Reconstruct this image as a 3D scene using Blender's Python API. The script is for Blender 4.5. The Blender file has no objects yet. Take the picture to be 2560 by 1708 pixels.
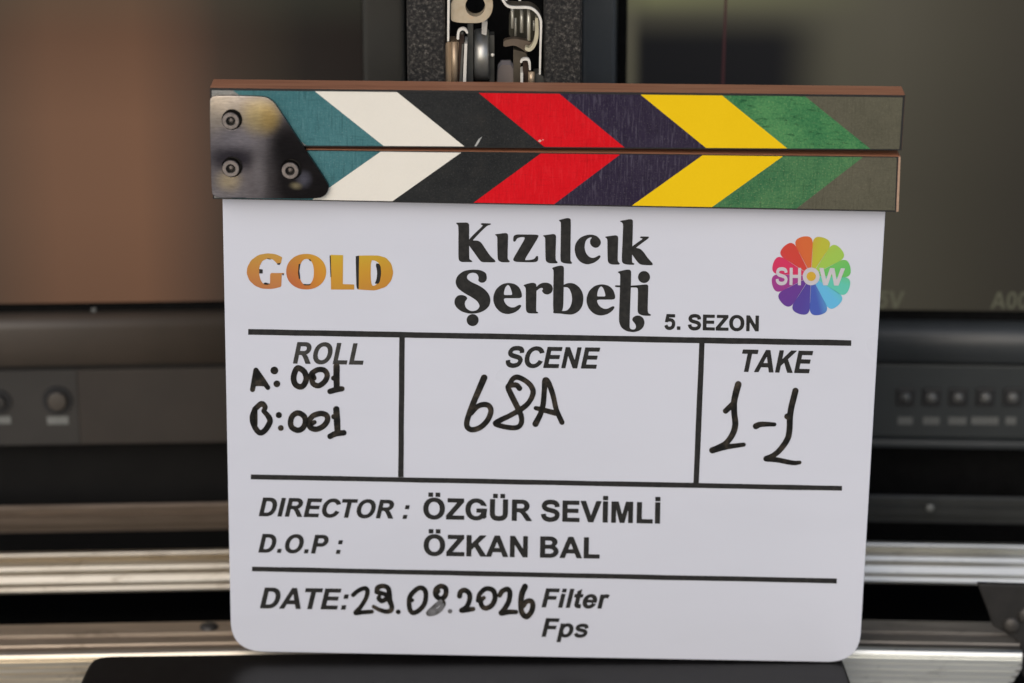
import bpy, bmesh, math, random
import numpy as np
from mathutils import Vector, Matrix

R = math.radians
random.seed(7)
scn = bpy.context.scene
col = scn.collection

# ------------------------------------------------------------------ camera
FPX, CX, CY = 7500.0, 1280.0, 854.0            # focal length and centre in photo pixels (2560 wide)
CAM = np.array([-0.01411216, -1.16892835, 0.56147002])
PITCH = R(19.65254)
cam_d = bpy.data.cameras.new('camera')
cam = bpy.data.objects.new('camera', cam_d)
col.objects.link(cam)
cam.location = CAM
cam.rotation_euler = (math.pi / 2 - PITCH, 0, 0)
cam_d.sensor_width = 36.0
cam_d.lens = FPX * 36.0 / 2560.0
cam_d.clip_start = 0.05
cam_d.clip_end = 2000
cam_d.dof.use_dof = True
cam_d.dof.focus_distance = 1.232
cam_d.dof.aperture_fstop = 5.4
scn.camera = cam

# ------------------------------------------------------------------ sky, sun, exposure
SUN_EL, SUN_AZ = R(34), R(198)                  # azimuth clockwise from +Y: behind the camera, to its left
world = bpy.data.worlds.new('World')
scn.world = world
world.use_nodes = True
wn = world.node_tree.nodes
sky = wn.new('ShaderNodeTexSky')
sky.sky_type = 'NISHITA'
sky.sun_disc = False
sky.sun_elevation = SUN_EL
sky.sun_rotation = SUN_AZ
sky.air_density = 1.0
sky.dust_density = 2.0
sky.ozone_density = 0.6
world.node_tree.links.new(sky.outputs[0], wn['Background'].inputs[0])
wn['Background'].inputs[1].default_value = 0.10
sun_d = bpy.data.lights.new('sun', 'SUN')
sun_d.energy = 1.25
sun_d.angle = R(60)
sun_d.color = (1.0, 0.955, 0.89)
sun = bpy.data.objects.new('sun', sun_d)
col.objects.link(sun)
sdir = Vector((math.sin(SUN_AZ) * math.cos(SUN_EL), math.cos(SUN_AZ) * math.cos(SUN_EL), math.sin(SUN_EL)))
sun.rotation_euler = sdir.to_track_quat('Z', 'Y').to_euler()
sun.location = sdir * 5
vs = scn.view_settings
vs.view_transform = 'Standard'
vs.look = 'None'
vs.exposure = 0.2
SCREEN = 2 ** -vs.exposure                       # screens are as bright as they are, whatever the exposure
vs.gamma = 1.0

# ------------------------------------------------------------------ photo pixel -> place
cp, sp = math.cos(PITCH), math.sin(PITCH)
def ray(px, py):
    a = (px - CX) / FPX
    b = (CY - py) / FPX
    return np.stack([np.asarray(a, float) + 0 * np.asarray(b, float), cp + b * sp, -sp + b * cp], -1)

class Frame:
    """upright local frame: x along, y away from the camera, z up"""
    def __init__(s, origin, yaw, roll=0.0):
        s.o = np.array(origin, float)
        cy_, sy_, cr, sr = math.cos(yaw), math.sin(yaw), math.cos(roll), math.sin(roll)
        s.x = np.array([cr * cy_, cr * sy_, sr])
        s.z = np.array([-sr * cy_, -sr * sy_, cr])
        s.y = np.cross(s.z, s.x)
        s.m = Matrix(((s.x[0], s.y[0], s.z[0], s.o[0]), (s.x[1], s.y[1], s.z[1], s.o[1]),
                      (s.x[2], s.y[2], s.z[2], s.o[2]), (0, 0, 0, 1)))
    def at(s, px, py, off=0.0):
        """local point where the ray through a photo pixel meets the plane y = off"""
        d = ray(px, py)
        t = (off - (CAM - s.o) @ s.y) / (d @ s.y)
        p = CAM + d * np.asarray(t)[..., None] - s.o
        return np.stack([p @ s.x, p @ s.y, p @ s.z], -1)

BOARD = Frame((0, 0, 0), R(-0.78047), R(-0.83375))
PX = 0.27 / 1614.0                              # metres per photo pixel at the board

# ------------------------------------------------------------------ objects
def tag(o, label=None, cat=None, group=None, kind=None):
    if label: o['label'] = label
    if cat: o['category'] = cat
    if group: o['group'] = group
    if kind: o['kind'] = kind
    return o
def empty(name, frame, label, cat, group=None):
    o = bpy.data.objects.new(name, None)
    o.empty_display_size = 0.02
    col.objects.link(o)
    o.matrix_world = frame.m
    return tag(o, label, cat, group)
def link(name, me, mat, parent=None, frame=None):
    o = bpy.data.objects.new(name, me)
    if mat:
        for m in (mat if isinstance(mat, (list, tuple)) else [mat]):
            me.materials.append(m)
    col.objects.link(o)
    if parent: o.parent = parent
    elif frame: o.matrix_world = frame.m
    return o
def mesh(name, V, F, mat, parent=None, frame=None, smooth=False):
    me = bpy.data.meshes.new(name)
    me.from_pydata([tuple(v) for v in V], [], F)
    if smooth:
        me.polygons.foreach_set('use_smooth', [True] * len(me.polygons))
    me.update()
    return link(name, me, mat, parent, frame)
def bm_obj(name, bm, mat, parent=None, frame=None, smooth=False):
    bmesh.ops.recalc_face_normals(bm, faces=bm.faces)
    me = bpy.data.meshes.new(name)
    bm.to_mesh(me)
    bm.free()
    if smooth:
        me.polygons.foreach_set('use_smooth', [True] * len(me.polygons))
    return link(name, me, mat, parent, frame)
def add_prism(bm, pts, y0, y1):
    """outline (x, z) extruded from y0 to y1"""
    a = [bm.verts.new((p[0], y0, p[1])) for p in pts]
    b = [bm.verts.new((p[0], y1, p[1])) for p in pts]
    n = len(pts)
    bm.faces.new(a); bm.faces.new(b[::-1])
    for i in range(n):
        bm.faces.new((a[i], b[i], b[(i + 1) % n], a[(i + 1) % n]))
def add_box(bm, x0, x1, y0, y1, z0, z1):
    add_prism(bm, [(x0, z0), (x1, z0), (x1, z1), (x0, z1)], y0, y1)
def bevel(bm, w, seg=2):
    bmesh.ops.bevel(bm, geom=[e for e in bm.edges if len(e.link_faces) == 2 and e.calc_face_angle(0) > 0.5],
                    offset=w, segments=seg, affect='EDGES', profile=0.6)
def prism(name, pts, y0, y1, mat, parent=None, frame=None, bev=0.0, seg=2):
    bm = bmesh.new(); add_prism(bm, pts, y0, y1)
    bmesh.ops.recalc_face_normals(bm, faces=bm.faces)
    if bev: bevel(bm, bev, seg)
    return bm_obj(name, bm, mat, parent, frame)
def box(name, x0, x1, y0, y1, z0, z1, mat, parent=None, frame=None, bev=0.0, seg=2):
    return prism(name, [(x0, z0), (x1, z0), (x1, z1), (x0, z1)], y0, y1, mat, parent, frame, bev, seg)
def extrude_profile(name, prof, x0, x1, mat, parent, frame=None, close=True):
    """cross-section (y, z) swept along x"""
    bm = bmesh.new()
    a = [bm.verts.new((x0, y, z)) for y, z in prof]
    b = [bm.verts.new((x1, y, z)) for y, z in prof]
    n = len(prof)
    for i in range(n if close else n - 1):
        bm.faces.new((a[i], a[(i + 1) % n], b[(i + 1) % n], b[i]))
    if close:
        bm.faces.new(a[::-1]); bm.faces.new(b)
    return bm_obj(name, bm, mat, parent, frame)

# ------------------------------------------------------------------ materials
def srgb(r, g, b):
    f = lambda c: (c / 255 / 12.92) if c / 255 <= 0.04045 else ((c / 255 + 0.055) / 1.055) ** 2.4
    return (f(r), f(g), f(b), 1.0)
class Mat:
    def __init__(s, name):
        s.m = bpy.data.materials.new(name); s.m.use_nodes = True
        s.t = s.m.node_tree; s.p = s.t.nodes['Principled BSDF']
        s.tc = s.t.nodes.new('ShaderNodeTexCoord')
    def n(s, k, **kw):
        x = s.t.nodes.new('ShaderNode' + k)
        for a, v in kw.items():
            if a in x.inputs: x.inputs[a].default_value = v
            else: setattr(x, a, v)
        return x
    def l(s, a, b): s.t.links.new(a, b)
    def coords(s, scale=(1, 1, 1)):
        mp = s.n('Mapping'); mp.inputs['Scale'].default_value = scale
        s.l(s.tc.outputs['Object'], mp.inputs['Vector'])
        return mp.outputs[0]
    def noise(s, scale, detail=3.0, rough=0.55, stretch=(1, 1, 1), dist=0.0):
        x = s.n('TexNoise', Scale=scale, Detail=detail, Roughness=rough, Distortion=dist)
        s.l(s.coords(stretch), x.inputs['Vector'])
        return x.outputs['Fac']
    def ramp(s, fac, stops, interp='LINEAR'):
        x = s.n('ValToRGB'); x.color_ramp.interpolation = interp
        el = x.color_ramp.elements
        while len(el) < len(stops): el.new(0.5)
        for e, (p, c) in zip(el, stops):
            e.position = p; e.color = c if len(c) == 4 else (*c, 1)
        s.l(fac, x.inputs[0])
        return x.outputs[0]
    def mix(s, fac, a, b, mode='MIX'):
        x = s.n('Mix', data_type='RGBA', blend_type=mode)
        for k, v in ((0, fac), (6, a), (7, b)):
            if hasattr(v, 'is_output') or isinstance(v, bpy.types.NodeSocket): s.l(v, x.inputs[k])
            else: x.inputs[k].default_value = v
        return x.outputs[2]
    def base(s, v):
        if isinstance(v, bpy.types.NodeSocket): s.l(v, s.p.inputs['Base Color'])
        else: s.p.inputs['Base Color'].default_value = v
        return s
    def set(s, **kw):
        for k, v in kw.items():
            k = {'rough': 'Roughness', 'metal': 'Metallic', 'spec': 'Specular IOR Level', 'coat': 'Coat Weight',
                 'coatr': 'Coat Roughness', 'ior': 'IOR', 'sss': 'Subsurface Weight'}.get(k, k)
            if isinstance(v, bpy.types.NodeSocket): s.l(v, s.p.inputs[k])
            else: s.p.inputs[k].default_value = v
        return s
    def bump(s, h, strength=0.3, dist=0.0002):
        b = s.n('Bump', Strength=strength, Distance=dist)
        s.l(h, b.inputs['Height']); s.l(b.outputs[0], s.p.inputs['Normal'])
        return s
def G(v): return (v, v, v, 1.0)

def plain(name, c, rough=0.5, metal=0.0, var=0.12, scale=60, **kw):
    m = Mat(name)
    f = m.noise(scale, 4)
    a = tuple(x * (1 - var) for x in c[:3]) + (1,)
    b = tuple(min(1, x * (1 + var)) for x in c[:3]) + (1,)
    m.base(m.ramp(f, [(0.3, a), (0.7, b)])).set(rough=rough, metal=metal, **kw)
    return m

# ------------------------------------------------------------------ flat shapes from signed distances
def catmull(P, k=8, closed=False):
    P = [np.array(p, float) for p in P]
    n = len(P); out = []
    rng = range(n) if closed else range(n - 1)
    for i in rng:
        p0 = P[i - 1] if (closed or i > 0) else 2 * P[0] - P[1]
        p1, p2 = P[i], P[(i + 1) % n]
        p3 = P[(i + 2) % n] if (closed or i + 2 < n) else 2 * P[-1] - P[-2]
        for j in range(k):
            t = j / k
            out.append(0.5 * (2 * p1 + (p2 - p0) * t + (2 * p0 - 5 * p1 + 4 * p2 - p3) * t * t
                              + (3 * p1 - p0 - 3 * p2 + p3) * t ** 3))
    if not closed: out.append(P[-1])
    return np.array(out)
def chaikin(P, it=1, q=0.25):
    P = np.array(P, float)
    for _ in range(it):
        N = np.roll(P, -1, 0)
        P = np.stack([P * (1 - q) + N * q, P * q + N * (1 - q)], 1).reshape(-1, 2)
    return P
def ellipse(cx, cy, rx, ry, e=2.0, n=56):
    t = np.linspace(0, 2 * math.pi, n, endpoint=False)
    c, s = np.cos(t), np.sin(t)
    return np.stack([cx + rx * np.sign(c) * np.abs(c) ** (2 / e), cy + ry * np.sign(s) * np.abs(s) ** (2 / e)], -1)
def arc(cx, cy, rx, ry, a0, a1, n=18, e=2.0):
    t = np.radians(np.linspace(a0, a1, n))
    c, s = np.cos(t), np.sin(t)
    return [(cx + rx * np.sign(a) * abs(a) ** (2 / e), cy + ry * np.sign(b) * abs(b) ** (2 / e)) for a, b in zip(c, s)]
def ribbon(P, w, k=8):
    """butt-ended stroke as a polygon"""
    C = catmull(P, k)
    T = np.gradient(C, axis=0)
    T /= np.linalg.norm(T, axis=1)[:, None] + 1e-9
    N = np.stack([-T[:, 1], T[:, 0]], -1) * w / 2
    return np.concatenate([C + N, (C - N)[::-1]])

def sd_poly(X, Y, P):
    P = np.asarray(P, float)
    d = np.full(X.shape, 1e18); inside = np.zeros(X.shape, bool)
    Q = np.roll(P, 1, 0)
    for (ax, ay), (bx, by) in zip(P, Q):
        ex, ey = bx - ax, by - ay
        wx, wy = X - ax, Y - ay
        t = np.clip((wx * ex + wy * ey) / (ex * ex + ey * ey + 1e-12), 0, 1)
        d = np.minimum(d, (wx - ex * t) ** 2 + (wy - ey * t) ** 2)
        if ay != by:
            c = (ay > Y) != (by > Y)
            inside ^= c & (X < ex * (Y - ay) / ey + ax)
    d = np.sqrt(d)
    return np.where(inside, -d, d)
def sd_stroke(X, Y, P, r):
    """round brush along P, radius per point"""
    d = np.full(X.shape, 1e9)
    for i in range(len(P) - 1):
        a, b = P[i], P[i + 1]
        e = b - a
        t = np.clip(((X - a[0]) * e[0] + (Y - a[1]) * e[1]) / (e @ e + 1e-9), 0, 1)
        d = np.minimum(d, np.hypot(X - a[0] - e[0] * t, Y - a[1] - e[1] * t) - (r[i] + (r[i + 1] - r[i]) * t))
    return d
class Ink:
    """a flat shape in photo pixels: + and - polygons and brush strokes"""
    def __init__(s): s.ops = []; s.grow = 0.0
    def poly(s, P, sub=False): s.ops.append(('-' if sub else '+', np.asarray(P, float), None)); return s
    def stroke(s, P, r, k=6, closed=False):
        rr = np.asarray(r, float) * np.ones(len(P)) if np.ndim(r) == 0 else np.asarray(r, float)
        if len(P) == 1: P = [P[0], (P[0][0] + 0.01, P[0][1])]; rr = np.repeat(rr, 2)
        C = catmull(P, k, closed) if len(P) > 2 else np.array(P, float)
        if closed: C = np.vstack([C, C[:1]]); rr = np.append(rr, rr[0])
        r2 = np.interp(np.linspace(0, len(rr) - 1, len(C)), range(len(rr)), rr)
        s.ops.append(('+', C, r2)); return s
    def field(s, X, Y):
        d = np.full(X.shape, 1e6)
        for op, P, r in s.ops:
            f = sd_poly(X, Y, P) if r is None else sd_stroke(X, Y, P, r)
            d = np.minimum(d, f) if op == '+' else np.maximum(d, -f)
        return d - s.grow
    def box(s):
        lo = np.min([P.min(0) - (0 if r is None else r.max()) for op, P, r in s.ops if op == '+'], 0)
        hi = np.max([P.max(0) + (0 if r is None else r.max()) for op, P, r in s.ops if op == '+'], 0)
        return lo - s.grow, hi + s.grow
def march(ink, h=1.0, merge=True):
    lo, hi = ink.box()
    x = np.arange(lo[0] - 2.03 * h, hi[0] + 2.5 * h, h); y = np.arange(lo[1] - 2.03 * h, hi[1] + 2.5 * h, h)
    X, Y = np.meshgrid(x, y)
    D = ink.field(X, Y); I = D < 0
    V, F, S, idx = [], [], [], {}
    def gv(i, j):
        k = (i, j)
        if k not in idx: idx[k] = len(V); V.append((x[j], y[i]))
        return idx[k]
    def ev(i, j, i2, j2):
        k = (i, j, i2, j2) if (i, j) < (i2, j2) else (i2, j2, i, j)
        if k not in idx:
            t = D[i, j] / (D[i, j] - D[i2, j2]); t = min(max(t, 0.02), 0.98)
            idx[k] = len(V)
            V.append((x[j] + (x[j2] - x[j]) * t, y[i] + (y[i2] - y[i]) * t))
        return idx[k]
    cnt = I[:-1, :-1].astype(int) + I[:-1, 1:] + I[1:, :-1] + I[1:, 1:]
    for i in range(cnt.shape[0]):
        row = cnt[i]
        js = np.nonzero(row)[0]
        if len(js) == 0: continue
        start = None
        for j in js:
            if row[j] == 4:
                if start is None: start = j
                if not (merge and j + 1 < len(row) and row[j + 1] == 4):
                    F.append((gv(i, start), gv(i, j + 1), gv(i + 1, j + 1), gv(i + 1, start))); start = None
                continue
            c = [(i, j), (i, j + 1), (i + 1, j + 1), (i + 1, j)]
            pl, cr = [], []
            for a in range(4):
                p, q = c[a], c[(a + 1) % 4]
                if I[p]: pl.append(gv(*p)); cr.append(0)
                if I[p] != I[q]: pl.append(ev(*p, *q)); cr.append(1)
            F.append(tuple(pl))
            for a in range(len(pl)):
                if cr[a] and cr[(a + 1) % len(pl)]: S.append((pl[a], pl[(a + 1) % len(pl)]))
    return np.array(V), F, S
def sheet(name, inks, mat, parent, frame, off, h=1.0, thick=0.0, disp=None, smooth=False):
    """ink drawn on the plane y = off of a frame; with thick, a solid cut-out that goes back from there"""
    V3, FF = [], []
    for ink in (inks if isinstance(inks, list) else [inks]):
        V, F, S = march(ink, h, merge=disp is None)
        b = len(V3)
        P = frame.at(V[:, 0], V[:, 1], off)
        if disp is not None: P[:, 1] -= disp(V[:, 0], V[:, 1])
        V3 += [tuple(p) for p in P]
        FF += [tuple(b + k for k in f) for f in F]
        if thick:
            c = len(V3)
            Q = P.copy(); Q[:, 1] = off + thick
            V3 += [tuple(p) for p in Q]
            FF += [(b + a, c + a, c + e, b + e) for a, e in S]
            if disp is None: FF += [tuple(c + k for k in f[::-1]) for f in F]
    o = mesh(name, V3, FF, mat, parent, None if parent else frame, smooth)
    return o

# ------------------------------------------------------------------ bold sans lettering, drawn stroke by stroke (cap height 716)
def rect(x0, y0, x1, y1): return [(x0, y0), (x1, y0), (x1, y1), (x0, y1)]
GL = {}
def g(ch, w, *ops): GL[ch] = (w, [(('-', np.array(o[1], float)) if isinstance(o, tuple) and o[0] == '-' else ('+', np.array(o, float))) for o in ops])
g('E', 667, [(73, 0), (73, 716), (604, 716), (604, 595), (218, 595), (218, 436), (577, 436), (577, 315), (218, 315), (218, 121), (618, 121), (618, 0)])
g('L', 611, [(77, 0), (77, 711), (221, 711), (221, 121), (583, 121), (583, 0)])
g('T', 611, [(233, 0), (233, 595), (21, 595), (21, 716), (590, 716), (590, 595), (378, 595), (378, 0)])
g('I', 278, rect(68, 0, 213, 716))
g('N', 722, [(73, 0), (73, 716), (214, 716), (507, 238), (507, 716), (641, 716), (641, 0), (496, 0), (208, 467), (208, 0)])
g('Z', 611, [(20, 0), (20, 130), (396, 595), (62, 595), (62, 716), (582, 716), (582, 604), (190, 121), (597, 121), (597, 0)])
g('V', 667, [(255, 0), (-1, 716), (156, 716), (337, 186), (512, 716), (666, 716), (410, 0)])
g('M', 833, [(71, 0), (71, 716), (287, 716), (417, 228), (546, 716), (763, 716), (763, 0), (629, 0), (629, 564), (487, 0), (348, 0), (205, 564), (205, 0)])
g('A', 722, [(0, 0), (279, 716), (432, 716), (718, 0), (561, 0), (498, 163), (212, 163), (153, 0)], ('-', [(257, 284), (354, 549), (452, 284)]))
g('K', 722, [(74, 0), (74, 716), (219, 716), (219, 398), (511, 716), (705, 716), (436, 437), (720, 0), (533, 0), (336, 335), (219, 216), (219, 0)])
g('F', 611, [(74, 0), (74, 716), (565, 716), (565, 595), (218, 595), (218, 425), (517, 425), (517, 304), (218, 304), (218, 0)])
g('H', 722, rect(73, 0, 218, 716), rect(500, 0, 645, 716), rect(200, 300, 520, 425))
g('W', 944, [(195, 0), (5, 716), (152, 716), (278, 215), (395, 716), (550, 716), (665, 215), (792, 716), (938, 716), (745, 0), (590, 0), (472, 520), (352, 0)])
g('D', 722, [(72, 716), (340, 716)] + arc(340, 358, 320, 358, 90, -90, e=2.2) + [(340, 0), (72, 0)],
  ('-', [(217, 595), (320, 595)] + arc(320, 358, 192, 237, 90, -90, e=2.2) + [(320, 121), (217, 121)]))
g('O', 778, ellipse(388, 358, 345, 370, 2.15), ('-', ellipse(388, 358, 196, 246, 2.15)))
g('G', 778, ellipse(388, 358, 345, 370, 2.15), ('-', ellipse(388, 358, 196, 246, 2.15)),
  ('-', [(430, 379), (900, 379), (900, 465), (555, 508), (430, 420)]),
  [(405, 258), (405, 379), (717, 379), (717, 95), (640, 40), (572, 167), (572, 258)])
g('C', 722, ellipse(390, 358, 345, 370, 2.15), ('-', ellipse(390, 358, 196, 246, 2.15)),
  ('-', [(430, 358), (535, 490), (690, 526), (900, 560), (900, 180), (680, 214), (530, 263)]))
g('S', 667, ribbon([(552, 508), (540, 580), (475, 643), (335, 664), (190, 635), (125, 540), (150, 455), (235, 405), (360, 372), (480, 335), (550, 270), (555, 200), (500, 100), (335, 53), (190, 85), (118, 165), (105, 235)], 138))
g('R', 722, rect(73, 0, 218, 716), [(73, 716), (400, 716)] + arc(400, 508, 232, 208, 90, -90) + [(400, 299), (73, 299)],
  ('-', [(218, 595), (390, 595)] + arc(390, 505, 92, 90, 90, -90) + [(390, 415), (218, 415)]),
  [(300, 303), (470, 320), (560, 235), (718, 0), (545, 0), (418, 195), (350, 275)])
g('P', 667, rect(73, 0, 218, 716), [(73, 716), (390, 716)] + arc(390, 493, 235, 223, 90, -90) + [(390, 270), (73, 270)],
  ('-', [(218, 595), (375, 595)] + arc(375, 493, 100, 102, 90, -90) + [(375, 391), (218, 391)]))
g('B', 722, [(73, 716), (390, 716)] + arc(390, 540, 235, 176, 90, -90) + [(390, 364), (73, 364)],
  [(73, 420), (400, 420)] + arc(400, 210, 265, 210, 90, -90) + [(400, 0), (73, 0)],
  ('-', [(218, 597), (370, 597)] + arc(370, 513, 105, 84, 90, -90) + [(370, 430), (218, 430)]),
  ('-', [(218, 310), (390, 310)] + arc(390, 215, 125, 95, 90, -90) + [(390, 120), (218, 120)]))
g('U', 722, ribbon([(142, 716), (142, 500), (142, 260), (162, 145), (232, 78), (355, 56), (480, 78), (550, 145), (570, 260), (570, 500), (570, 716)], 145))
def more(ch, src, *ops):
    GL[ch] = (GL[src][0], GL[src][1] + [('+', np.array(o, float)) for o in ops])
more('Ö', 'O', rect(205, 777, 335, 902), rect(440, 777, 570, 902))
more('Ü', 'U', rect(170, 777, 300, 902), rect(408, 777, 538, 902))
more('İ', 'I', rect(68, 777, 213, 902))
g('5', 556, [(52, 350), (122, 707), (505, 707), (505, 580), (225, 580), (206, 455), (180, 365)],
  ribbon([(105, 392), (180, 437), (275, 452), (380, 422), (442, 340), (448, 235), (410, 120), (320, 60), (230, 52), (140, 88), (92, 185)], 132))
g('0', 556, ellipse(278, 354, 240, 366, 2.2), ('-', ellipse(278, 354, 100, 250, 2.2)))
g('.', 278, rect(72, 0, 209, 137))
g(':', 333, rect(98, 0, 235, 137), rect(98, 381, 235, 518))
g('i', 278, rect(72, 0, 209, 519), rect(72, 589, 209, 716))
g('l', 278, rect(72, 0, 209, 716))
g('t', 333, [(84, 150), (84, 630), (221, 710), (221, 150)], rect(10, 410, 310, 519), ribbon([(152, 240), (155, 125), (195, 72), (255, 60), (318, 68)], 136))
g('e', 556, ellipse(282, 259, 250, 272, 2.1), ('-', ellipse(282, 262, 112, 160, 2.1)), rect(150, 218, 530, 312), ('-', [(395, 218), (640, 218), (640, 140), (528, 152), (385, 178)]))
g('r', 389, rect(70, 0, 207, 519), ribbon([(138, 300), (160, 405), (225, 462), (300, 472), (372, 452)], 125))
g('p', 611, rect(67, -198, 204, 519), ellipse(330, 259, 248, 272, 2.1), ('-', ellipse(322, 259, 116, 162, 2.1)))
g('s', 556, ribbon([(452, 365), (430, 425), (370, 466), (275, 473), (160, 450), (108, 392), (122, 340), (180, 302), (280, 278), (390, 250), (452, 195), (448, 130), (390, 70), (275, 48), (150, 75), (92, 145)], 116))
g(' ', 278)

def words(text, left, right, cap, slant=0.0, up=None, weight=0.0):
    """photo-pixel shapes of a line of lettering: left/right ends of the baseline and the capitals' height"""
    L, Rr = np.array(left, float), np.array(right, float)
    xs, adv = [], 0.0
    for ch in text: xs.append(adv); adv += GL[ch][0]
    pts = np.vstack([p + (x, 0) for ch, x in zip(text, xs) for op, p in GL[ch][1] if op == '+'])
    sk = pts[:, 0] + math.tan(slant) * pts[:, 1]
    base = pts[np.abs(pts[:, 1]) < 60]; lo = sk.min() if slant else pts[:, 0].min(); hi = sk.max() if slant else pts[:, 0].max()
    d = Rr - L; sx = np.linalg.norm(d) / (hi - lo); dx = d / np.linalg.norm(d)
    upv = np.array([dx[1], -dx[0]]) if up is None else np.array(up, float)
    sy = cap / 716.0
    out = []
    for ch, x in zip(text, xs):
        if not GL[ch][1]: continue
        ink = Ink()
        for op, p in GL[ch][1]:
            u = p[:, 0] + x + math.tan(slant) * p[:, 1] - lo
            q = L + np.outer(u * sx, dx) + np.outer(p[:, 1] * sy, upv)
            ink.poly(q, op == '-')
        out.append(ink)
    return out
def zoom(ox, oy, s):
    return lambda P: [(ox + p[0] / s, oy + p[1] / s) for p in P]

# ================================================================== materials of the board
m_panel = Mat('white_acrylic')
pb = m_panel.ramp(m_panel.noise(7, 2), [(0.3, (0.598, 0.612, 0.682, 1)), (0.7, (0.618, 0.630, 0.698, 1))])
wipe = m_panel.ramp(m_panel.noise(1.0, 4, 0.55, (14, 1, 40), 0.6), [(0.45, G(0)), (0.80, G(0.06))])     # haze of wiped marker
pb = m_panel.mix(wipe, pb, (0.30, 0.30, 0.33, 1))
pb = m_panel.mix(m_panel.ramp(m_panel.noise(900, 2), [(0.70, G(0)), (0.78, G(0.10))]), pb, (0.25, 0.24, 0.24, 1))
m_panel.base(pb)
m_panel.set(rough=m_panel.ramp(m_panel.noise(11, 2), [(0.3, G(0.27)), (0.7, G(0.33))]), spec=0.42)

m_print = Mat('black_print')
m_print.base(m_print.ramp(m_print.noise(420, 4), [(0.35, (0.013, 0.013, 0.013, 1)), (0.7, (0.028, 0.027, 0.025, 1))])).set(rough=0.6, spec=0.22)
m_light_print = Mat('dark_grey_print')
m_light_print.base(m_light_print.ramp(m_light_print.noise(420, 4), [(0.35, (0.032, 0.031, 0.029, 1)), (0.7, (0.055, 0.053, 0.048, 1))])).set(rough=0.6, spec=0.22)
m_marker = Mat('marker_ink')
m_marker.base(m_marker.ramp(m_marker.noise(170, 4, 0.65), [(0.40, (0.003, 0.003, 0.003, 1)), (0.50, (0.010, 0.009, 0.007, 1)), (0.60, (0.036, 0.028, 0.020, 1)), (0.72, (0.066, 0.052, 0.038, 1))]))
m_marker.set(rough=0.45, spec=0.25)
m_faded = Mat('worn_marker_ink')
m_faded.base(m_faded.ramp(m_faded.noise(300, 3), [(0.35, (0.05, 0.05, 0.05, 1)), (0.65, (0.17, 0.17, 0.18, 1))])).set(rough=0.4)

def paint(name, a, b, ribs=0.0, cracks=0.0, specks=0.0, speck_col=(0.5, 0.5, 0.45, 1), rough=0.42, grime=0.0, weave=0.0):
    m = Mat(name)
    mixn = m.mix(0.5, m.noise(45, 3, 0.6), m.noise(1100, 4, 0.7))
    c = m.ramp(mixn, [(0.36, a), (0.64, b)])
    h = m.noise(1300, 4, 0.7)
    dk = tuple(x * 0.45 for x in a[:3]) + (1,)
    if weave:                                   # the cloth-like grain of the veneer under the paint
        w1 = m.noise(1.0, 3, 0.6, (1500, 1, 90), 0.2); w2 = m.noise(1.0, 3, 0.6, (120, 1, 1500), 0.2)
        c = m.mix(m.ramp(w1, [(0.30, G(weave)), (0.46, G(0))]), c, dk)
        c = m.mix(m.ramp(w2, [(0.30, G(weave * 0.8)), (0.44, G(0))]), c, dk)
        h = m.mix(0.6, h, w1)
    if ribs:
        rb = m.noise(1.0, 3, 0.6, (1250, 1, 130), 0.3)
        fade = m.ramp(m.noise(38, 3), [(0.30, G(0.25)), (0.60, G(1.0))])
        up = tuple(min(1, x * 1.5 + 0.05) for x in a[:3]) + (1,)
        c = m.mix(m.mix(1.0, m.ramp(rb, [(0.52, G(0)), (0.66, G(ribs))]), fade, 'MULTIPLY'), c, up)
        h = m.mix(0.8, h, rb)
    if cracks:
        cr = m.noise(1.0, 5, 0.7, (170, 1, 700), 1.0)
        c = m.mix(m.ramp(cr, [(0.56, G(0)), (0.66, G(cracks))]), c, dk)
        h = m.mix(0.7, h, cr)
    if specks:
        sp_ = m.noise(1700, 2, 0.5)
        c = m.mix(m.ramp(sp_, [(0.60, G(0)), (0.72, G(specks))]), c, speck_col)
    if grime:
        c = m.mix(m.ramp(m.noise(90, 6, 0.75), [(0.52, G(0)), (0.75, G(grime))]), c, (0.06, 0.05, 0.04, 1))
    m.base(c).set(rough=rough, spec=0.12)
    m.bump(h, 0.6 if (ribs or cracks or specks or weave) else 0.12, 0.00025)
    return m
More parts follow.
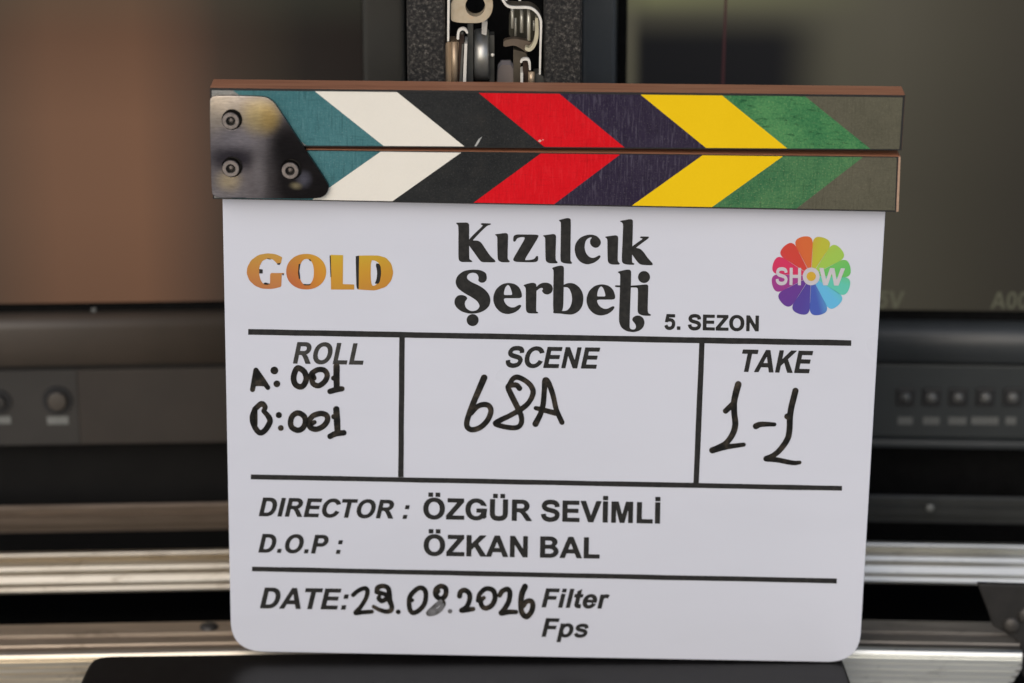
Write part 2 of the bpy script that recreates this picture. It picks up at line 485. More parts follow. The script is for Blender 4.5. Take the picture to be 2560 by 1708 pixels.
P_ = {
    'silver': paint('worn_silver_paint', srgb(150, 148, 142), srgb(120, 120, 118), cracks=1.0, specks=0.6),
    'teal': paint('teal_paint', srgb(52, 100, 106), srgb(74, 120, 124), ribs=0.35, specks=0.2, weave=0.55, speck_col=(0.42, 0.5, 0.5, 1)),
    'white': paint('off_white_paint', (0.755, 0.715, 0.635, 1), (0.775, 0.735, 0.655, 1), rough=0.5, specks=0.03, speck_col=(0.3, 0.25, 0.2, 1)),
    'black': paint('black_paint', (0.013, 0.014, 0.015, 1), (0.027, 0.028, 0.028, 1), specks=0.07, grime=0.2),
    'red': paint('red_paint', (0.60, 0.003, 0.009, 1), (0.67, 0.006, 0.013, 1), weave=0.35, ribs=0.16, specks=0.04, speck_col=(0.8, 0.3, 0.25, 1)),
    'purple': paint('dark_purple_paint', (0.022, 0.015, 0.036, 1), (0.032, 0.024, 0.046, 1), weave=0.6, ribs=0.9, specks=0.12),
    'yellow': paint('yellow_paint', (0.79, 0.51, 0.004, 1), (0.82, 0.535, 0.006, 1), rough=0.5),
    'green': paint('green_paint', srgb(38, 100, 64), srgb(86, 142, 88), cracks=0.8, specks=0.25, speck_col=(0.5, 0.55, 0.25, 1)),
    'green2': paint('speckled_green_paint', srgb(44, 98, 66), srgb(86, 130, 84), cracks=0.3, weave=0.5, specks=0.35, speck_col=(0.5, 0.5, 0.25, 1)),
    'olive': paint('olive_grey_paint', srgb(82, 80, 67), srgb(98, 95, 80), weave=0.3, specks=0.3, speck_col=(0.24, 0.22, 0.13, 1), grime=0.2),
}
m_wood = Mat('reddish_wood')
m_wood.base(m_wood.ramp(m_wood.noise(1.0, 6, 0.6, (22, 700, 700), 0.6), [(0.3, srgb(128, 84, 60)), (0.5, srgb(156, 104, 76)), (0.72, srgb(168, 120, 90))])).set(rough=0.55)
m_wood.bump(m_wood.noise(1.0, 5, 0.6, (30, 900, 900)), 0.2, 0.0002)
m_bare = plain('bare_wood_end', srgb(168, 138, 116), 0.7, 0, 0.2, 500)
m_edge = plain('black_edge_paint', (0.012, 0.011, 0.011, 1), 0.4, 0, 0.3, 300)

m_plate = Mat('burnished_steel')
def bp(px, py, off=0.0):
    p = BOARD.at(px, py, off); return (float(p[0]), float(p[2]))
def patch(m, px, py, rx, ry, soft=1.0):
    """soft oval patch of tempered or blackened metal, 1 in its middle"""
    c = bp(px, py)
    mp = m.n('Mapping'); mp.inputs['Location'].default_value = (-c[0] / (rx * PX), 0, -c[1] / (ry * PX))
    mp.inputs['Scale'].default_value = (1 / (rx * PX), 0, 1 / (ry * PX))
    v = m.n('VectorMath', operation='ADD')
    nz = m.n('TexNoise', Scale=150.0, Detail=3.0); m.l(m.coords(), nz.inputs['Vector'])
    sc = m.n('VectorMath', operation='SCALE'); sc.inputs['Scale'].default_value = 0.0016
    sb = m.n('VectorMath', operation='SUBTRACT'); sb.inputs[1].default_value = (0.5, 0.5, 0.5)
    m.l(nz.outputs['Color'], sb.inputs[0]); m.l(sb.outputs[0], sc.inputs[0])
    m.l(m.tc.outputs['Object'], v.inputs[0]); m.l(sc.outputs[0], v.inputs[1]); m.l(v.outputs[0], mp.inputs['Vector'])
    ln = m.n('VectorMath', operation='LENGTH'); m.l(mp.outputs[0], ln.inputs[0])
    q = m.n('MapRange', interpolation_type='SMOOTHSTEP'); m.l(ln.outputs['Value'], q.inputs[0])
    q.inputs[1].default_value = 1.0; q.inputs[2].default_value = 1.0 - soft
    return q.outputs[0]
pl = (0.20, 0.18, 0.19, 1)  # light, dark and golden reflections are painted into the plate colour
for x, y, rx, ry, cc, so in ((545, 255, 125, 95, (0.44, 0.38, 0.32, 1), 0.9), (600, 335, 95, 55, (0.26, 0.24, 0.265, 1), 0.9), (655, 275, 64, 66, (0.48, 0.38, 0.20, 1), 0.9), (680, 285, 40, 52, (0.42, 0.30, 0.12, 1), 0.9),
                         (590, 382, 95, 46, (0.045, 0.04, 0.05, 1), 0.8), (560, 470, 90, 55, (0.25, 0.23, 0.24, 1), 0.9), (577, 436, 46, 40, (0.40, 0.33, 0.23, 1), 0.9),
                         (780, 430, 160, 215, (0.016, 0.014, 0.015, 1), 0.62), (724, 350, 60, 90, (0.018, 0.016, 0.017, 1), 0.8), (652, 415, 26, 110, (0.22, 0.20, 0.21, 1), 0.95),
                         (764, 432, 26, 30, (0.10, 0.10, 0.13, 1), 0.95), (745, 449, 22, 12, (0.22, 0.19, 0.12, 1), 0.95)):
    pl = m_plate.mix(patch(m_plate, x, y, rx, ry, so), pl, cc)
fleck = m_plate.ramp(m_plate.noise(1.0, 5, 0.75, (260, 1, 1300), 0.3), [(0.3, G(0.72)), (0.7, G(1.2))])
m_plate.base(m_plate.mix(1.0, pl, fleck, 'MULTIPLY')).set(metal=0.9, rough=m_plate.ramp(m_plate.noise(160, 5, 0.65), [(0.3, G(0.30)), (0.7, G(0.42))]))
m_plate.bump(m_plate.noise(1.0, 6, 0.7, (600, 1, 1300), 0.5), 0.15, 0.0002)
m_screw = plain('steel_screw', (0.24, 0.205, 0.185, 1), 0.45, 0.5, 0.25, 600)
m_screw_dark = plain('blackened_steel', (0.02, 0.018, 0.016, 1), 0.4, 0.6, 0.2, 600)  # shade painted into head sides, sockets and the holes around them

# ================================================================== the clapperboard
clap = empty('clapperboard', BOARD, 'white film clapperboard with multicoloured striped clapsticks and handwritten notes, standing on black base', 'clapperboard')
SF = -0.0065                                    # front of the clapsticks, proud of the panel
SB = 0.0075

# panel: rounded lower corners
TL, TR, BR, BL = bp(555.5, 470), bp(2215.5, 500), bp(2148, 1657), bp(578, 1628.6)
def corner(p, a, b, r, n=9):
    p, a, b = map(np.array, (p, a, b))
    da, db = (a - p) / np.linalg.norm(a - p), (b - p) / np.linalg.norm(b - p)
    s, e = p + da * r, p + db * r
    return [tuple((1 - t) ** 2 * s + 2 * t * (1 - t) * (p * 0.92 + (s + e) * 0.04) + t * t * e) for t in np.linspace(0, 1, n)]
outline = [TL] + corner(BL, TL, BR, 78 * PX) + corner(BR, BL, TR, 78 * PX) + [TR]
panel = prism('message_panel', outline, 0.0, 0.003, m_panel.m, clap, bev=0.0004)

# clapsticks
def stick(name, quad, bev=0.0006):
    pts = [bp(*q, SF) for q in quad]
    return prism(name, pts, SF, SB, m_wood.m, clap, bev=bev, seg=2), pts
upper, uq = stick('upper_stick', [(524, 219.5), (2264, 237.5), (2255, 376.5), (529, 366)], 0.0006)
lower, lq = stick('lower_stick', [(529, 371), (2251, 391), (2243, 530.5), (532, 498)], 0.0006)
def face(name, quad, mat, parent, off, th):
    return prism(name, [bp(*q, off) for q in quad], off, off + th, mat, parent)
face('paint_ground', [(524.5, 220), (2263, 238), (2254, 376), (529.5, 365.5)], m_edge.m, upper, SF - 0.0002, 0.00018)
face('paint_ground', [(529.5, 372), (2246, 392), (2240, 530), (532.5, 497.5)], m_edge.m, lower, SF - 0.0002, 0.00018)
face('worn_end', [(2246.5, 392.5), (2251.5, 392.5), (2246.5, 529), (2240.5, 530)], m_bare.m, lower, SF - 0.0001, 0.006)
seq = ['silver', 'teal', 'white', 'black', 'red', 'purple', 'yellow', 'green', 'olive']
top_u = [529, 583, 787.5, 993, 1197.5, 1399, 1602, 1805.6, 2013, 2257]
bot_u = [533, 766, 959, 1160.8, 1361, 1561, 1765, 1968, 2176, 2248.5]
top_l = [533, 765, 951, 1152.5, 1351.4, 1550, 1755.7, 1957, 2157, 2242]
bot_l = [536, 578, 780.6, 981, 1184, 1385.5, 1580, 1780, 1991, 2237]
def yline(x, a, b): return a[1] + (x - a[0]) * (b[1] - a[1]) / (b[0] - a[0])
LBL = {'silver': 'cracked silver grey corner stripe'}
for stk, T, Bm, ta, tb, ba, bb, gname in (
        (upper, top_u, bot_u, (524, 226), (2264, 244), (529, 362.5), (2255, 373), 'green'),
        (lower, top_l, bot_l, (529, 375), (2251, 394.5), (532, 495), (2243, 526.5), 'green2')):
    for i, k in enumerate(seq):
        q = [(T[i], yline(T[i], ta, tb)), (T[i + 1], yline(T[i + 1], ta, tb)), (Bm[i + 1], yline(Bm[i + 1], ba, bb)), (Bm[i], yline(Bm[i], ba, bb))]
        o = face('stripe', q, P_[gname if k == 'green' else k].m, stk, SF - 0.00055, 0.0003)
        o['label'] = {'olive': 'olive grey', 'purple': 'dark purple', 'silver': 'cracked silver grey', 'white': 'off white'}.get(k, k) + ' slanted stripe'
# chips in the paint
chip = Ink().poly([(1186, 366), (1197, 347), (1202, 346), (1199, 354), (1191, 366)]).poly([(1194, 352), (1205, 341), (1203, 347)])
sheet('paint_scratch', chip, plain('scratched_paint', (0.4, 0.4, 0.38, 1), 0.7, 0, 0.3, 900).m, upper, BOARD, SF - 0.0006, 0.8)
chip = Ink().poly([(1345, 352), (1350, 349), (1354, 352), (1352, 355), (1347, 355)]).poly([(1355, 350), (1359, 348), (1358, 352)])
sheet('paint_chip', chip, plain('chipped_paint', (0.7, 0.35, 0.3, 1), 0.7, 0, 0.3, 900).m, upper, BOARD, SF - 0.0006, 0.8)

# hinge plate
PF = SF - 0.0028
hp = Ink()
hp.poly(chaikin([(524, 262), (525, 246), (540, 240.5), (600, 241), (650, 242.5), (668, 245), (682, 254), (694, 268), (757, 366), (820, 459), (822.5, 472), (815, 488), (796, 497),
                 (700, 496.5), (600, 495.5), (548, 494.5), (534, 490), (528.5, 480)], 2, 0.25))
screws = [(576.5, 303.5), (576.5, 422.5), (725, 428)]
for cx_, cy_ in screws: hp.poly(ellipse(cx_ + 3.5, cy_ - 4, 25.5, 25.5, n=40), True)
def dent(x, y):
    d = 0.0
    s = PX
    d = d - 0.00042 * np.exp(-((x - 577) ** 2 + (y - 405) ** 2) / 46 ** 2)
    d = d - 0.00034 * np.exp(-((x - 722) ** 2 + (y - 420) ** 2) / 46 ** 2)
    d = d + 0.00045 * np.exp(-((x - 640) ** 2 / 60 ** 2 + (y - 330) ** 2 / 90 ** 2))
    ty = np.clip((300 - y) / 60, 0, 1)
    d = d - 0.00075 * ty ** 2
    return d
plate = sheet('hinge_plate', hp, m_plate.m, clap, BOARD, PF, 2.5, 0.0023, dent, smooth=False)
pm = plate.data
nn = [abs(p.normal.y) > 0.6 for p in pm.polygons]
pm.polygons.foreach_set('use_smooth', nn)
def screw(cx, cy, h=0.0026, r=20.5):
    c = bp(cx, cy, PF - h)
    bm = bmesh.new()
    rr = r * PX; n = 36
    yf, yb = PF - h, PF + 0.0005
    def ring(rad, y, hexa=False):
        out = []
        for k in range(n):
            a = 2 * math.pi * k / n
            q = rad
            if hexa:
                b = (a % (math.pi / 3)) - math.pi / 6
                q = rad * math.cos(math.pi / 6) / math.cos(b)
            out.append(bm.verts.new((c[0] + q * math.cos(a), y, c[1] + q * math.sin(a))))
        return out
    rings = [ring(rr * 1.28, yb + 0.0014), ring(rr, yb + 0.0013), ring(rr, yf + 0.0004), ring(rr * 0.93, yf), ring(rr * 0.58, yf), ring(rr * 0.55, yf + 0.0002, False), ring(rr * 0.53, yf + 0.0003, True), ring(rr * 0.50, yf + 0.0016, True), ring(rr * 0.26, yf + 0.0016), ring(rr * 0.1, yf + 0.0012)]
    for a, b in zip(rings, rings[1:]):
        for k in range(n): bm.faces.new((a[k], a[(k + 1) % n], b[(k + 1) % n], b[k]))
    bm.faces.new(rings[-1])
    for i, f in enumerate(bm.faces): f.material_index = 1 if (i < 2 * n or 5 * n <= i < 8 * n) else 0
    bm_obj('cap_screw', bm, [m_screw.m, m_screw_dark.m], plate)
for c in screws: screw(*c)

# ------------------------------------------------------------------ printing on the panel
E1, E2, E3 = -0.00012, -0.00020, -0.00028
GROW = {'printed_heading': 0.8, 'printed_name': 1.0, 'handwritten_note': 1.0, 'printed_title': 0.7, 'emblem_lettering': 0.25}
def pr(name, inks, mat=m_print, off=E1, h=1.0, label=None, parent=panel):
    for k_ in (inks if isinstance(inks, list) else [inks]): k_.grow = GROW.get(name, 0.0)
    o = sheet(name, inks, mat.m, parent, BOARD, off, h)
    if label: o['label'] = label
    return o
IT = R(12)
pr('printed_heading', words('ROLL', (733, 908.5), (908, 911.5), 52.5, IT), m_light_print, label='printed heading ROLL')
pr('printed_heading', words('SCENE', (1264.8, 918), (1499, 921.5), 51.5, IT), label='printed heading SCENE')
pr('printed_heading', words('TAKE', (1855, 929), (2031, 933), 54.5, IT), label='printed heading TAKE')
pr('printed_heading', words('5. SEZON', (1661.5, 823.5), (1896, 828), 38), label='printed line 5. SEZON')
pr('printed_heading', words('DIRECTOR :', (647.5, 1290), (1023, 1297), 45.5, IT), label='printed heading DIRECTOR')
pr('printed_heading', words('D.O.P :', (646.5, 1381), (856, 1384.5), 45.5, IT), label='printed heading D.O.P')
pr('printed_heading', words('DATE:', (650.5, 1520.5), (871, 1524), 51, IT), label='printed heading DATE')
pr('printed_heading', words('Filter', (1354.5, 1518), (1523, 1521.5), 46.5, IT), label='printed word Filter')
pr('printed_heading', words('Fps', (1354.5, 1591.5), (1470, 1594), 45.5, IT), label='printed word Fps')
pr('printed_name', words('ÖZGÜR SEVİMLİ', (1058.5, 1297), (1649, 1308.5), 51.5), label='printed capitals ÖZGÜR SEVİMLİ')
pr('printed_name', words('ÖZKAN BAL', (1059.5, 1388.5), (1498, 1396), 51.5), label='printed capitals ÖZKAN BAL')
def rule(a, b, w):
    a, b = np.array(a, float), np.array(b, float)
    d = (b - a) / np.linalg.norm(b - a); n = np.array([-d[1], d[0]]) * w / 2
    L = np.linalg.norm(b - a); k = max(2, int(L / 60))
    up = [a + d * L * i / k + n * (1 + random.uniform(-.06, .06)) for i in range(k + 1)]
    dn = [a + d * L * i / k - n * (1 + random.uniform(-.06, .06)) for i in range(k + 1)]
    V = BOARD.at(np.array([p[0] for p in up + dn]), np.array([p[1] for p in up + dn]), E1)
    F = [(i, i + 1, k + 2 + i, k + 1 + i) for i in range(k)]
    mesh('rule_line', V, F, m_print.m, panel)
rule((620.5, 830), (2128, 858), 14.5)
rule((1005, 843.5), (1002, 1193), 13.5)
rule((1755, 858), (1740.3, 1208), 13.5)
rule((627, 1192.3), (2105, 1221), 12.4)
rule((630, 1422.6), (2092, 1452.8), 12.2)

# title lettering, traced letter by letter
Z6 = zoom(1100, 530, 4.196)
def T6(*polys, holes=(), dots=()):
    k = Ink()
    for p in polys: k.poly(chaikin(Z6(p), 2, 0.22))
    for p in holes: k.poly(chaikin(Z6(p), 2, 0.22), True)
    for x, y, r in dots: k.poly(ellipse(*Z6([(x, y)])[0], r / 4.196, r / 4.196, n=36))
    return k
def shift(P, dx, dy): return [(x + dx, y + dy) for x, y in P]
i_ = [(575, 238), (640, 230), (690, 222), (708, 233), (712, 252), (708, 360), (706, 480), (711, 503), (729, 516), (725, 526), (685, 526), (645, 525), (617, 511), (607, 490), (604, 370), (604, 262), (592, 247)]
e_out = [(855, 902), (857, 860), (835, 800), (790, 760), (720, 745), (650, 760), (590, 810), (562, 880), (562, 940), (585, 1000), (640, 1055), (710, 1072), (780, 1055), (830, 1020), (852, 985), (840, 975), (815, 985), (780, 1005), (740, 1005), (695, 980), (670, 940), (665, 902), (760, 902)]
e_in = [(667, 875), (668, 840), (680, 795), (700, 768), (716, 762), (735, 780), (755, 830), (762, 875), (715, 875)]
title1 = [
    T6([(165, 116), (225, 115), (285, 114), (300, 125), (303, 150), (303, 310), (303, 480), (310, 502), (336, 516), (334, 523), (280, 523), (228, 523), (205, 511), (196, 490), (196, 320), (197, 155), (187, 132)],
       [(303, 292), (380, 215), (458, 142), (430, 130), (432, 121), (485, 122), (538, 124), (520, 136), (495, 140), (415, 215), (336, 302), (303, 335)],
       [(302, 312), (340, 302), (400, 304), (432, 325), (480, 400), (530, 470), (580, 514), (576, 526), (505, 526), (440, 525), (415, 502), (358, 420), (302, 345)]),
    T6(i_),
    T6([(775, 239), (900, 240), (1031, 241), (1030, 262), (955, 385), (878, 510), (925, 508), (968, 503), (996, 492), (1010, 466), (1028, 464), (1025, 525), (900, 525), (800, 522), (775, 512), (768, 495), (836, 380), (905, 262), (840, 262), (805, 276), (788, 310), (769, 309)]),
    T6(shift(i_, 503, 11)),
    T6([(1245, 90), (1290, 77), (1332, 67), (1364, 71), (1370, 92), (1367, 300), (1365, 500), (1369, 520), (1384, 534), (1376, 543), (1310, 537), (1280, 528), (1265, 510), (1269, 310), (1272, 112), (1262, 98)]),
    T6([(1545, 242), (1600, 241), (1650, 258), (1683, 300), (1684, 335), (1660, 368), (1630, 376), (1595, 360), (1576, 330), (1578, 292), (1600, 270), (1585, 262), (1548, 275), (1520, 310), (1512, 380), (1530, 440), (1570, 480), (1610, 488), (1650, 470), (1668, 458), (1684, 463), (1670, 490), (1620, 530), (1545, 551), (1480, 530), (1432, 475), (1413, 400), (1422, 335), (1468, 272)]),
    T6(shift(i_, 1155, 24)),
    T6([(1885, 98), (1940, 88), (1990, 78), (2015, 82), (2022, 100), (2016, 310), (2010, 520), (2018, 536), (2039, 545), (2031, 553), (1960, 550), (1925, 540), (1908, 518), (1917, 320), (1925, 130), (1911, 108)],
       [(2008, 372), (2070, 325), (2138, 280), (2098, 270), (2104, 261), (2150, 261), (2191, 262), (2186, 275), (2110, 330), (2040, 385), (2008, 405)],
       [(2008, 385), (2060, 379), (2100, 390), (2132, 420), (2180, 490), (2231, 544), (2226, 557), (2160, 556), (2102, 550), (2070, 520), (2008, 432)])]
title2 = [
    T6([(490, 690), (480, 640), (420, 612), (340, 607), (250, 620), (185, 670), (163, 730), (180, 790), (240, 840), (330, 890), (390, 930), (420, 980), (410, 1012), (380, 1038), (325, 1046), (272, 1015), (255, 970), (262, 935), (286, 908), (270, 885), (230, 873), (185, 880), (157, 915), (153, 960), (175, 1003), (230, 1045), (310, 1066), (400, 1060), (470, 1030), (515, 985), (528, 930), (515, 870), (470, 815), (400, 770), (330, 740), (285, 708), (277, 680), (298, 645), (350, 632), (393, 648), (410, 690), (402, 720), (425, 740), (455, 740), (482, 722)],
       dots=[(342, 1135, 60)]),
    T6(e_out, holes=[e_in]),
    T6([(875, 770), (930, 752), (975, 745), (1003, 754), (1010, 780), (1008, 900), (1005, 1035), (1011, 1049), (1029, 1055), (1022, 1063), (935, 1062), (912, 1050), (903, 1020), (903, 900), (903, 800), (890, 781)],
       [(1003, 805), (1035, 765), (1080, 745), (1130, 745), (1172, 768), (1183, 812), (1165, 850), (1125, 866), (1090, 855), (1070, 828), (1086, 810), (1075, 793), (1045, 797), (1003, 832)]),
    T6([(1178, 588), (1225, 573), (1265, 565), (1290, 570), (1298, 592), (1294, 810), (1290, 1035), (1235, 1062), (1188, 1060), (1191, 830), (1195, 612), (1185, 600)],
       [(1290, 772), (1340, 748), (1400, 750), (1460, 790), (1495, 850), (1503, 920), (1490, 990), (1450, 1045), (1390, 1075), (1320, 1072), (1250, 1062), (1190, 1062), (1190, 1040), (1260, 1042), (1330, 1042), (1370, 1000), (1390, 930), (1385, 870), (1365, 810), (1335, 785), (1290, 787)]),
    T6(shift(e_out, 978, 15), holes=[shift(e_in, 978, 15)]),
    T6([(1863, 630), (1915, 617), (1962, 607), (1995, 610), (2003, 632), (2000, 760), (1995, 900), (1985, 1195), (1990, 1225), (2015, 1238), (2045, 1235), (2060, 1210), (2055, 1180), (2035, 1155), (2018, 1135), (2025, 1110), (2055, 1090), (2095, 1090), (2130, 1115), (2145, 1160), (2130, 1210), (2090, 1245), (2030, 1260), (1960, 1250), (1905, 1215), (1882, 1160), (1880, 1100), (1888, 880), (1895, 660), (1884, 642)],
       [(1835, 772), (1900, 775), (2000, 779), (2082, 775), (2082, 790), (2000, 790), (1900, 788), (1842, 786)]),
    T6([(2000, 776), (2060, 773), (2165, 762), (2180, 770), (2182, 790), (2178, 920), (2175, 1050), (2190, 1070), (2211, 1078), (2205, 1088), (2130, 1085), (2090, 1070), (2075, 1048), (2078, 920), (2080, 800), (2060, 788), (2000, 788)], dots=[(2140, 683, 60)])]
pr('printed_title', title1, label='upper word of the bold serif title')
pr('printed_title', title2, label='lower word of the bold serif title')

# gold lettering
Z5 = zoom(580, 540, 4.519)
m_gold = Mat('gold_gradient_print')
sx = m_gold.n('SeparateXYZ'); m_gold.l(m_gold.tc.outputs['Object'], sx.inputs[0])
z_lo, z_hi, x_lo, x_hi = bp(700, 724)[1], bp(700, 636)[1], bp(616, 680)[0], bp(984, 680)[0]
def mr(sock, a, b):
    x = m_gold.n('MapRange'); m_gold.l(sock, x.inputs[0]); x.inputs[1].default_value = a; x.inputs[2].default_value = b
    return x.outputs[0]
gz = m_gold.ramp(mr(sx.outputs[2], z_lo, z_hi), [(0.0, (0.40, 0.12, 0.035, 1)), (0.35, (0.50, 0.20, 0.02, 1)), (0.65, (0.54, 0.28, 0.015, 1)), (1.0, (0.52, 0.40, 0.02, 1))])
gx = m_gold.ramp(mr(sx.outputs[0], x_lo, x_hi), [(0.0, (0.44, 0.17, 0.055, 1)), (0.25, (0.48, 0.20, 0.07, 1)), (0.275, (0.40, 0.085, 0.05, 1)), (0.36, (0.48, 0.12, 0.035, 1)), (0.50, (0.60, 0.24, 0.02, 1)), (0.6, (0.56, 0.32, 0.02, 1)), (1.0, (0.50, 0.24, 0.02, 1))])
m_gold.base(m_gold.mix(0.6, gz, gx)).set(rough=0.4)
def poly5(*P, holes=()):
    k = Ink()
    for p in P: k.poly(Z5(p))
    for p in holes: k.poly(Z5(p), True)
    return k
gold = [
    poly5(chaikin([(568, 468), (525, 445), (480, 430), (400, 422), (300, 440), (215, 500), (172, 580), (165, 650), (195, 730), (260, 790), (340, 822), (440, 826), (500, 816), (557, 800), (560, 720), (562, 655), (590, 652), (588, 645), (510, 645), (430, 645), (430, 770), (395, 776), (350, 765), (320, 720), (305, 650), (310, 570), (345, 505), (410, 480), (460, 490), (500, 530), (515, 546), (552, 540), (560, 500)], 1, 0.15)),
    poly5(ellipse(838, 630, 226, 201, 2.1), holes=[ellipse(843, 634, 82, 148, 2.2)]),
    poly5([(1112, 440), (1255, 443), (1252, 770), (1380, 775), (1380, 832), (1118, 832)]),
    poly5(chaikin([(1400, 450), (1500, 447), (1650, 447), (1740, 472), (1800, 540), (1823, 640), (1800, 730), (1740, 802), (1620, 842), (1520, 838), (1405, 830)], 1, 0.15), holes=[chaikin([(1570, 500), (1620, 505), (1665, 540), (1682, 640), (1660, 750), (1610, 790), (1580, 787), (1566, 700)], 1, 0.2)])]
pr('printed_wordmark', gold, m_gold, label='gold gradient letters spelling GOLD')
gshade = [poly5([(1397, 455), (1436, 449), (1433, 600), (1431, 825), (1414, 825), (1405, 790)]),
          poly5(chaikin([(1622, 540), (1655, 536), (1677, 560), (1686, 650), (1665, 765), (1610, 768), (1632, 720), (1642, 640)], 1, 0.2)),
          poly5([(1102, 448), (1115, 445), (1121, 690), (1113, 695)]),
          poly5([(753, 545), (773, 540), (761, 620), (771, 708), (756, 716), (745, 640)]),
          poly5([(798, 768), (850, 772), (897, 768), (875, 785), (820, 785)]), poly5([(862, 488), (885, 490), (897, 512), (880, 508)]),
          poly5([(308, 600), (346, 605), (346, 650), (308, 650)]), poly5([(355, 762), (375, 752), (435, 768), (400, 778), (365, 775)]),
          poly5([(562, 652), (590, 652), (577, 676)]), poly5([(505, 538), (550, 530), (556, 512), (540, 552), (515, 552)]), poly5([(395, 478), (455, 488), (430, 492), (398, 486)])]
pr('letter_shadow', gshade, m_print, E2, label='black offset shading of the gold letters')

# flower emblem: twelve petals
Z7 = zoom(1640, 560, 3.917)
pc = np.array(Z7([(1520, 508)])[0])
tones = [(97, (0.56, 0.50, 0.05)), (0, 0)]
pet = {75: (178, 178, 52), 45: (152, 190, 76), 15: (98, 182, 92), -15: (92, 190, 168), -45: (94, 176, 216), -75: (66, 88, 172), -105: (78, 60, 146), -135: (98, 50, 138), -165: (152, 52, 130), 165: (202, 44, 88), 135: (198, 60, 48), 105: (204, 98, 46)}
nxt = sorted(pet)
def petal_mat(a, c):
    m = Mat('petal_print')
    cc = np.array(srgb(*c)[:3]); b = nxt[(nxt.index(a) + 1) % 12]
    c2 = np.array(srgb(*pet[b])[:3]); far = 0.5 if a in (-75, -45, -15) else 0.22
    v = m.n('VectorMath', operation='SUBTRACT'); m.l(m.tc.outputs['Object'], v.inputs[0])
    o = BOARD.at(pc[0], pc[1], 0); v.inputs[1].default_value = (float(o[0]), 0, float(o[2]))
    d = m.n('VectorMath', operation='DOT_PRODUCT'); m.l(v.outputs[0], d.inputs[0])
    t = R(a + 90); d.inputs[1].default_value = (math.cos(t), 0, math.sin(t))
    q = m.n('MapRange'); m.l(d.outputs['Value'], q.inputs[0]); q.inputs[1].default_value = -22 * PX; q.inputs[2].default_value = 22 * PX
    m.base(m.ramp(q.outputs[0], [(0.0, tuple(cc)), (0.5, tuple(cc)), (1.0, tuple(cc * (1 - far) + c2 * far))])).set(rough=0.4)
    return m
for a, c in pet.items():
    k = Ink()
    t = R(a) + R(-2.6)
    half = R(14.75) if a not in (-15, -45) else R(15.3)
    def at_(r, w): return (pc[0] + r * math.cos(t + w), pc[1] - r * math.sin(t + w))
    rim = [at_(60, half), at_(86, half * 0.99), at_(97.5, half * 0.66), at_(100, 0), at_(97.5, -half * 0.66), at_(86, -half * 0.99), at_(60, -half)]
    k.poly([at_(2, 0)] + [tuple(p) for p in catmull(rim, 6)])
    pr('petal', k, petal_mat(a, c), E1)
m_show = plain('pale_lettering_print', (0.53, 0.50, 0.53, 1), 0.4, 0, 0.06, 100)
show = words('SH', Z7([(1172, 596)])[0], Z7([(1418, 600)])[0], 43, 0) + words('W', Z7([(1598, 600)])[0], Z7([(1848, 604)])[0], 43, R(3))
oc = Z7([(1520, 514)])[0]
show.append(Ink().poly(ellipse(oc[0], oc[1], 21, 22)))
pr('emblem_lettering', show, m_show, E2, label='pale letters across the flower emblem')
pr('emblem_centre', Ink().poly(ellipse(oc[0], oc[1], 11.5, 11.5)), plain('ochre_print', srgb(200, 160, 48), 0.4), E3)

# ------------------------------------------------------------------ handwriting
ZA, ZB, ZC = zoom(600, 830, 4.0205), zoom(1100, 840, 4.126), zoom(1720, 830, 4.0205)
ZF, ZG = zoom(620, 1420, 4.7), zoom(1040, 1420, 3.672)
def S(Z, s, P, r, ink=None, closed=False):
    ink = ink or Ink()
    return ink.stroke(Z(P), np.array(r, float) / s, closed=closed)
sA = 4.0205
wa = Ink(); S(ZA, sA, [(160, 385), (145, 480), (125, 580)], [22, 24, 21], wa); S(ZA, sA, [(160, 385), (215, 470), (280, 560)], [22, 26, 20], wa); S(ZA, sA, [(145, 520), (200, 515), (250, 520)], [24, 26, 24], wa); S(ZA, sA, [(175, 440), (200, 500)], [22, 30], wa)
rollA = [wa, S(ZA, sA, [(345, 388)], 35), S(ZA, sA, [(370, 522)], 30),
         S(ZA, sA, [(585, 363), (645, 400), (666, 470), (640, 535), (600, 552), (555, 525), (538, 465), (555, 395)], 25, closed=True),
         S(ZA, sA, [(720, 420), (785, 380), (850, 388), (876, 440), (850, 500), (790, 541), (735, 520), (722, 470)], 23, closed=True), S(ZA, sA, [(735, 440), (745, 465)], 20),
         S(ZA, sA, [(970, 347), (970, 450), (972, 565)], [28, 28, 26], S(ZA, sA, [(940, 465)], 21, S(ZA, sA, [(905, 598), (985, 576), (1025, 572)], [24, 26, 22]))), ]
wb = S(ZA, sA, [(150, 775), (124, 860), (143, 945), (195, 1012), (250, 990), (300, 905), (285, 850), (236, 795)], [23, 24, 24, 24, 24, 25, 24, 18])
S(ZA, sA, [(236, 795), (252, 755), (215, 722), (150, 775)], [18, 22, 24, 23], wb)
rollB = [wb, S(ZA, sA, [(155, 790), (155, 930)], 17),
         S(ZA, sA, [(390, 836)], 27), S(ZA, sA, [(410, 966)], 25),
         S(ZA, sA, [(585, 815), (645, 850), (656, 915), (625, 972), (575, 988), (520, 958), (508, 900), (530, 842)], 24, closed=True),
         S(ZA, sA, [(745, 838), (815, 820), (870, 840), (878, 890), (840, 945), (770, 978), (710, 962), (695, 915), (710, 868)], 24, closed=True), S(ZA, sA, [(720, 925), (748, 908)], 18),
         S(ZA, sA, [(968, 777), (975, 900), (980, 1010)], [28, 29, 26], S(ZA, sA, [(942, 852)], 22, S(ZA, sA, [(905, 1050), (960, 1024), (1043, 1014)], [24, 26, 24])))]
pr('handwritten_note', rollA, m_marker, E2, label='handwritten A: 001 in black marker')
pr('handwritten_note', rollB, m_marker, E2, label='handwritten B:001 in black marker')
sB = 4.126
